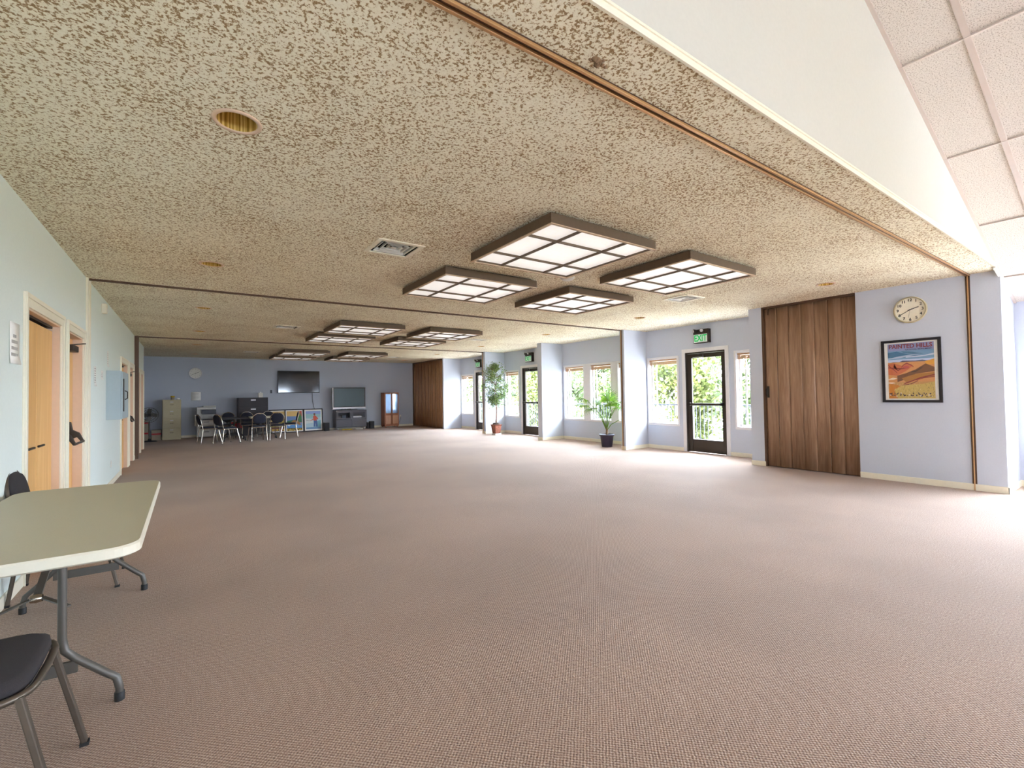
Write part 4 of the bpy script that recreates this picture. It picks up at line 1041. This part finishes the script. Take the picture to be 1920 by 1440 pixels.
M['print_gold'] = plain('print_gold', (226, 190, 70)); M['print_pale'] = plain('print_pale', (210, 226, 236)); M['print_navy'] = plain('print_navy', (60, 80, 130))
def art_fisher(o):
    L = [((150, 170, 220), [(0, .8), (1, .8), (1, 1), (0, 1)]), ((160, 200, 200), [(0, .6), (1, .66), (1, .82), (0, .84)]), ((214, 222, 220), [(0, .3), (.5, .35), (.4, .55), (0, .6)]), ((120, 176, 190), [(.6, .1), (1, .1), (1, .5), (.7, .4)]),
         ((84, 110, 160), [(.50, .12), (.60, .12), (.63, .34), (.66, .12), (.78, .12), (.74, .52), (.53, .52)]), ((206, 84, 60), [(.3, .48), (.5, .56), (.48, .68), (.56, .76), (.68, .72), (.82, .58), (.80, .5), (.72, .56), (.72, .46), (.53, .46), (.5, .52), (.3, .45)]),
         ((120, 80, 60), blob(.58, .80, .06, .04)), ((110, 70, 50), [(.5, .82), (.66, .82), (.62, .87), (.54, .87)]), ((90, 60, 40), [(.02, .5), (.3, .47), (.3, .46), (.02, .48)]), ((110, 150, 190), [(0, 0), (1, 0), (1, .1), (0, .1)])]
    p = poly_art(o, 'poster_print', (180, 206, 214), L, .56, .72)
    mb = MB()
    for k in range(9): mb.box(-.22+k*.05, -.185+k*.05, -.0125, -.012, .105, .135)
    mb.obj('caption_blocks', 'print_pale', o); return p
def art_valley(o):
    L = [((214, 180, 110), [(0, .55), (1, .55), (1, 1), (0, 1)]), ((196, 170, 70), [(0, .3), (.4, .5), (1, .62), (1, .3)]), ((140, 130, 60), [(0, .2), (1, .2), (1, .4), (.5, .5), (0, .34)]), ((110, 60, 60), [(0, 0), (1, 0), (1, .2), (0, .2)])]
    p = poly_art(o, 'poster_print', (200, 180, 120), L, .5, .76)
    mb = MB()
    for k in range(6): mb.box(-.22+k*.075, -.17+k*.075, -.0125, -.012, .09, .16)
    mb.obj('caption_blocks', 'print_gold', o); return p
LEAN = -.14
for (x, y, W, Hh, fn, aw, lab) in ((2.86, 19.66, .66, .90, art_valley, .5, 'leaning black-framed poster with yellow hills, partly behind the navy chairs'), (3.42, 19.62, .68, .90, art_fish, .5, 'leaning black-framed poster of a leaping trout over blue water'),
                                   (3.60, 19.75, .50, .90, None, .5, 'black-framed picture mostly hidden between the trout and fisherman posters'), (4.12, 19.66, .72, .90, art_fisher, .5, 'leaning black-framed poster of a fisherman in a red shirt')):
    f = framed('framed_poster', (x+.0, y, .003), 0, LEAN, W, Hh, .035, .1, lab, (0, .07 if fn is not art_fisher else .09), fn or (lambda q: None), group='framed posters leaning on the slate wall')

# ------------------------------------------------------------------ plants
def ficus():
    o = empty('ficus_tree', (8.50, 13.09, 0)); tag(o, 'tall leafy ficus tree in a red mosaic planter between two bays', 'plant')
    MB().box(-.12, .12, -.12, .12, .0, .05).obj('plant_stand', 'plastic_white', o, .004)
    p = []
    mb = MB(); loft(mb, [rrect(-.10, .10, -.10, .10, .02, .05), rrect(-.13, .13, -.13, .13, .02, .30), rrect(-.15, .15, -.15, .15, .02, .34), rrect(-.13, .13, -.13, .13, .02, .345)], 0); mb.obj('planter', 'terracotta', o)
    st = MB().lathe([(.13, .345), (.12, .38), (.09, .40), (.001, .41)], n=10).obj('moss', 'soil', o)
    tr = MB(); tips = []
    for k in range(3):
        a = k*2.1; x = .02*math.cos(a); y = .02*math.sin(a); pts = [(x, y, .36)]
        for i in range(1, 9):
            z = .36+i*.22; x += random.uniform(-.03, .03); y += random.uniform(-.03, .03); pts.append((x, y, z)); 
            if i > 2:
                for q in range(5):
                    b = random.uniform(0, 2*PI); rr = random.uniform(.14, .46)*(min(1, (z-.7)/.7) if z < 1.4 else (1 if z < 1.95 else .75)); e = (x+rr*math.cos(b), y+rr*math.sin(b), z+random.uniform(.02, .22)); tr.tube([(x, y, z), ((x+e[0])/2, (y+e[1])/2, z+.09), e], [.006, .004, .002], 4); tips.append(((x, y, z), e))
        tr.tube(pts, [.014-.0012*i for i in range(9)], 6)
    tr.obj('trunk', 'bark', o)
    lf = MB(); prof = [(.92, .10), (1.1, .22), (1.35, .34), (1.6, .46), (1.9, .47), (2.1, .38), (2.3, .22), (2.4, .08)]
    def rad(z):
        for (z0, r0), (z1, r1) in zip(prof, prof[1:]):
            if z0 <= z <= z1: return r0+(r1-r0)*(z-z0)/(z1-z0)
        return .05
    for k in range(150):
        z = random.uniform(.95, 2.36); r = rad(z)*math.sqrt(random.uniform(.1, 1)); b_ = random.uniform(0, 2*PI)
        cc = Vector((r*math.cos(b_), r*math.sin(b_), z))
        for q in range(44):
            c = cc+Vector((random.gauss(0, .05), random.gauss(0, .05), random.gauss(-.01, .055)))
            if c.x > .68 or c.z > 2.45 or (c.y > .50 and c.x > -.12): continue
            d = Vector((random.gauss(0, 1), random.gauss(0, 1), random.gauss(-.5, .6))).normalized(); n_ = d.orthogonal().normalized(); n_ = (Matrix.Rotation(random.uniform(0, 6.3), 3, d) @ n_)
            L_ = random.uniform(.03, .055); w = L_*.3
            lf.add([c, c+d*L_*.5+n_*w, c+d*L_, c+d*L_*.5-n_*w], [(0, 1, 2, 3)])
    tag(lf.obj('foliage', 'ficus_leaf', o), None, None, kind='stuff')
ficus()
def palm():
    o = empty('potted_palm', (8.60, 8.18, 0)); tag(o, 'fan palm in a dark purple pot before the slim pier', 'plant')
    MB().lathe([(.125, 0), (.13, .01), (.165, .27), (.185, .275), (.19, .315), (.175, .32), (.165, .27)], n=28, capb=True).obj('pot', 'pot', o)
    MB().lathe([(.165, .28), (.001, .29)], n=20).obj('soil', 'soil', o)
    MB().tube([(.0, 0, .28), (.01, .0, .42), (.0, .0, .50)], [.032, .026, .02], 8).obj('trunk', 'bark', o)
    fr = [(-.95, .42, 1.12, 1.0, .42), (-.7, .30, 1.25, .9, .4), (-1.1, .20, .95, .8, .38), (2.2, .10, 1.22, .1, .42), (1.2, .16, 1.28, .35, .4), (.6, .28, 1.18, .8, .36), (3.6, .22, 1.05, .7, .36), (4.9, .3, 1.1, .9, .36), (.1, .33, .72, 1.2, .2), (2.9, .34, 1.02, 1.1, .36)]
    # image-left is (-cr); directions are given as angles from the image-left axis
    for (a0, reach, zt, droop, fl_) in fr:
        pass
    specs = [  # fan bases: (dx, dy, z, length, tilt)
        (-.38, .30, 1.18, .38, 1.2), (-.30, .38, 1.04, .36, 1.5), (-.30, .12, .98, .30, 1.75), (.03, -.02, 1.16, .38, .12), (.12, .05, 1.14, .34, .4), (.20, -.18, 1.06, .34, .95), (.24, -.10, .96, .30, 1.35), (-.06, -.2, 1.02, .30, 1.0), (-.05, .18, 1.05, .32, .7), (.30, -.28, .72, .05, .9)]
    for (dx, dy, zt, ln, tilt) in specs:
        ln *= 1.35
        base = Vector((dx, dy, zt)); horiz = Vector((dx, dy, 0)); horiz = horiz.normalized() if horiz.length > .01 else Vector((0, 1, 0))
        d = (horiz*math.sin(tilt)+Vector((0, 0, 1))*math.cos(tilt)).normalized()
        st = MB().tube([(0, 0, .40), (dx*.28, dy*.28, .40+(zt-.40)*.5), tuple(base)], [.011, .009, .007], 5).obj('frond', 'palm_leaf', o)
        side = d.cross(Vector((0, 0, 1))); side = side.normalized() if side.length > .05 else Vector((1, 0, 0))
        mb = MB(); n = 23
        for k in range(n):
            a = (k/(n-1)-.5)*3.3; dd = (d*math.cos(a)+side*math.sin(a)); L_ = ln*(1-.25*abs(a)/1.35)
            up = d.cross(side).normalized(); w = dd.cross(up).normalized()*.012
            p1 = base+dd*L_*.55; p2 = base+dd*L_+Vector((0, 0, -.10*L_/.3*min(1.2, tilt+.25)))
            mb.add([base-w*.3, base+w*.3, p1+w, p1-w], [(0, 1, 2, 3)]); mb.add([p1-w, p1+w, p2], [(0, 1, 2)])
        l_ = mb.obj('fan_leaf', 'palm_leaf', st)
palm()

ev = MB().box(XB+T, XB+T+1.5, Y0, Y4+.16, 2.86, 3.0).box(XB+T+1.5, XB+T+1.54, Y0, Y4+.16, 2.80, 3.04).obj('eave_light_blocker', 'cream'); struct(ev, 'added unseen slab over the deck that blocks high sky light', 'light blocker')  # overhang added out of view to cut sky light by the windows
# ------------------------------------------------------------------ outside: deck, railing, trees
dk = empty('deck', (XB+T, 7, -.06)); tag(dk, 'pale board deck outside the windows', 'deck'); struct(dk)
nb = 16; me0 = None
for k in range(nb):
    w = 2.25/nb
    if me0 is None: q = MB().box(0, w-.006, -13.0, 14.0, -.03, 0).obj('deck_board', 'deck', dk); me0 = q.data
    else: q = bpy.data.objects.new('deck_board', me0); COL.objects.link(q); q.parent = dk
    q.location = (k*w, 0, 0)
XR = XB+2.2
rl = empty('deck_railing', (XR, 7, -.06)); tag(rl, 'slim metal railing with upright balusters outside the windows', 'railing')
MB().box(-.03, .03, -13, 14, 1.02, 1.06).obj('top_rail', 'railing', rl); MB().box(-.015, .015, -13, 14, .08, .11).obj('bottom_rail', 'railing', rl)
bme = None; k = 0
y = -2.0
while y < 21:
    if bme is None: q = MB().box(-.008, .008, -.008, .008, .11, 1.02).obj('baluster', 'railing', rl); bme = q.data
    else: q = bpy.data.objects.new('baluster', bme); COL.objects.link(q); q.parent = rl
    q.location = (0, y-7, 0); y += .115
pme = None
for k in range(12):
    if pme is None: q = MB().box(-.03, .03, -.03, .03, 0, 1.02).obj('rail_post', 'railing', rl); pme = q.data
    else: q = bpy.data.objects.new('rail_post', pme); COL.objects.link(q); q.parent = rl
    q.location = (.0, -8.9+k*1.9+.05, 0)
gr = MB().box(XB+2.3, 90, -60, 90, -1.6, -1.5).box(XB+.2, 90, -60, 90, -1.61, -1.6).obj('ground', 'grass'); struct(gr, 'grassy ground beyond the deck', 'ground')
def tree(x, y, h, r, mat, label, n=9000, z0=-1.5):
    o = empty('tree', (x, y, z0)); tag(o, label, 'tree', 'trees beyond the deck railing')
    MB().tube([(0, 0, 0), (.1, .05, h*.4), (0, 0, h*.85)], [.18, .12, .04], 8).obj('trunk', 'bark', o)
    lf = MB(); cl = []
    for k in range(46):
        a = random.uniform(0, 2*PI); t = random.uniform(.12, 1); rr = r*math.sqrt(max(0, 1-(t*1.0-.35)**2/.5))*random.uniform(.25, 1.0); cl.append(Vector((rr*math.cos(a), rr*math.sin(a), t*h)))
    for k in range(n):
        c = random.choice(cl)+Vector((random.gauss(0, .26), random.gauss(0, .26), random.gauss(0, .26)))
        d = Vector((random.gauss(0, 1), random.gauss(0, 1), random.gauss(0, .8))).normalized(); n_ = Matrix.Rotation(random.uniform(0, 6.3), 3, d) @ d.orthogonal().normalized()
        L_ = random.uniform(.16, .30); w = L_*.32
        lf.add([c, c+d*L_*.5+n_*w, c+d*L_, c+d*L_*.5-n_*w], [(0, 1, 2, 3)])
    tag(lf.obj('foliage', mat, o), None, None, kind='stuff')
TR = [(19.6, 9.0, 5.6, 1.6), (20.2, 14.4, 5.8, 1.65), (18.8, 19.6, 5.6, 1.6), (19.8, 24.9, 6.0, 1.6), (19.2, 30.1, 6.0, 1.6), (20.0, 35.6, 6.2, 1.7), (27.0, 17.5, 7.0, 2.0), (28.0, 27.0, 7.5, 2.1), (18.4, 2.4, 5.4, 1.5), (30.0, 41.0, 8, 2.4), (25.6, 10.4, 7, 1.8), (19.0, -3.4, 5.2, 1.5)]
TLAB = ['leafy tree seen through the nearest glass door', 'pale tree seen through the window left of the nearest glass door', 'tree outside the right windows behind the palm', 'tree outside the left window behind the palm', 'tree seen through the glass door right of the ficus', 'tree seen through the window beside the ficus', 'taller tree in the second row behind the palm bay', 'taller tree in the second row behind the ficus bay', 'tree outside the slim window beside the near folding door', 'most distant tree, past the farthest bay', 'taller tree in the second row behind the nearest glass door', 'tree outside the window at the right edge']
for i, (x, y, h, r) in enumerate(TR): tree(x, y, h, r*1.45, 'tree_leaf' if i % 2 else 'tree_leaf2', TLAB[i])
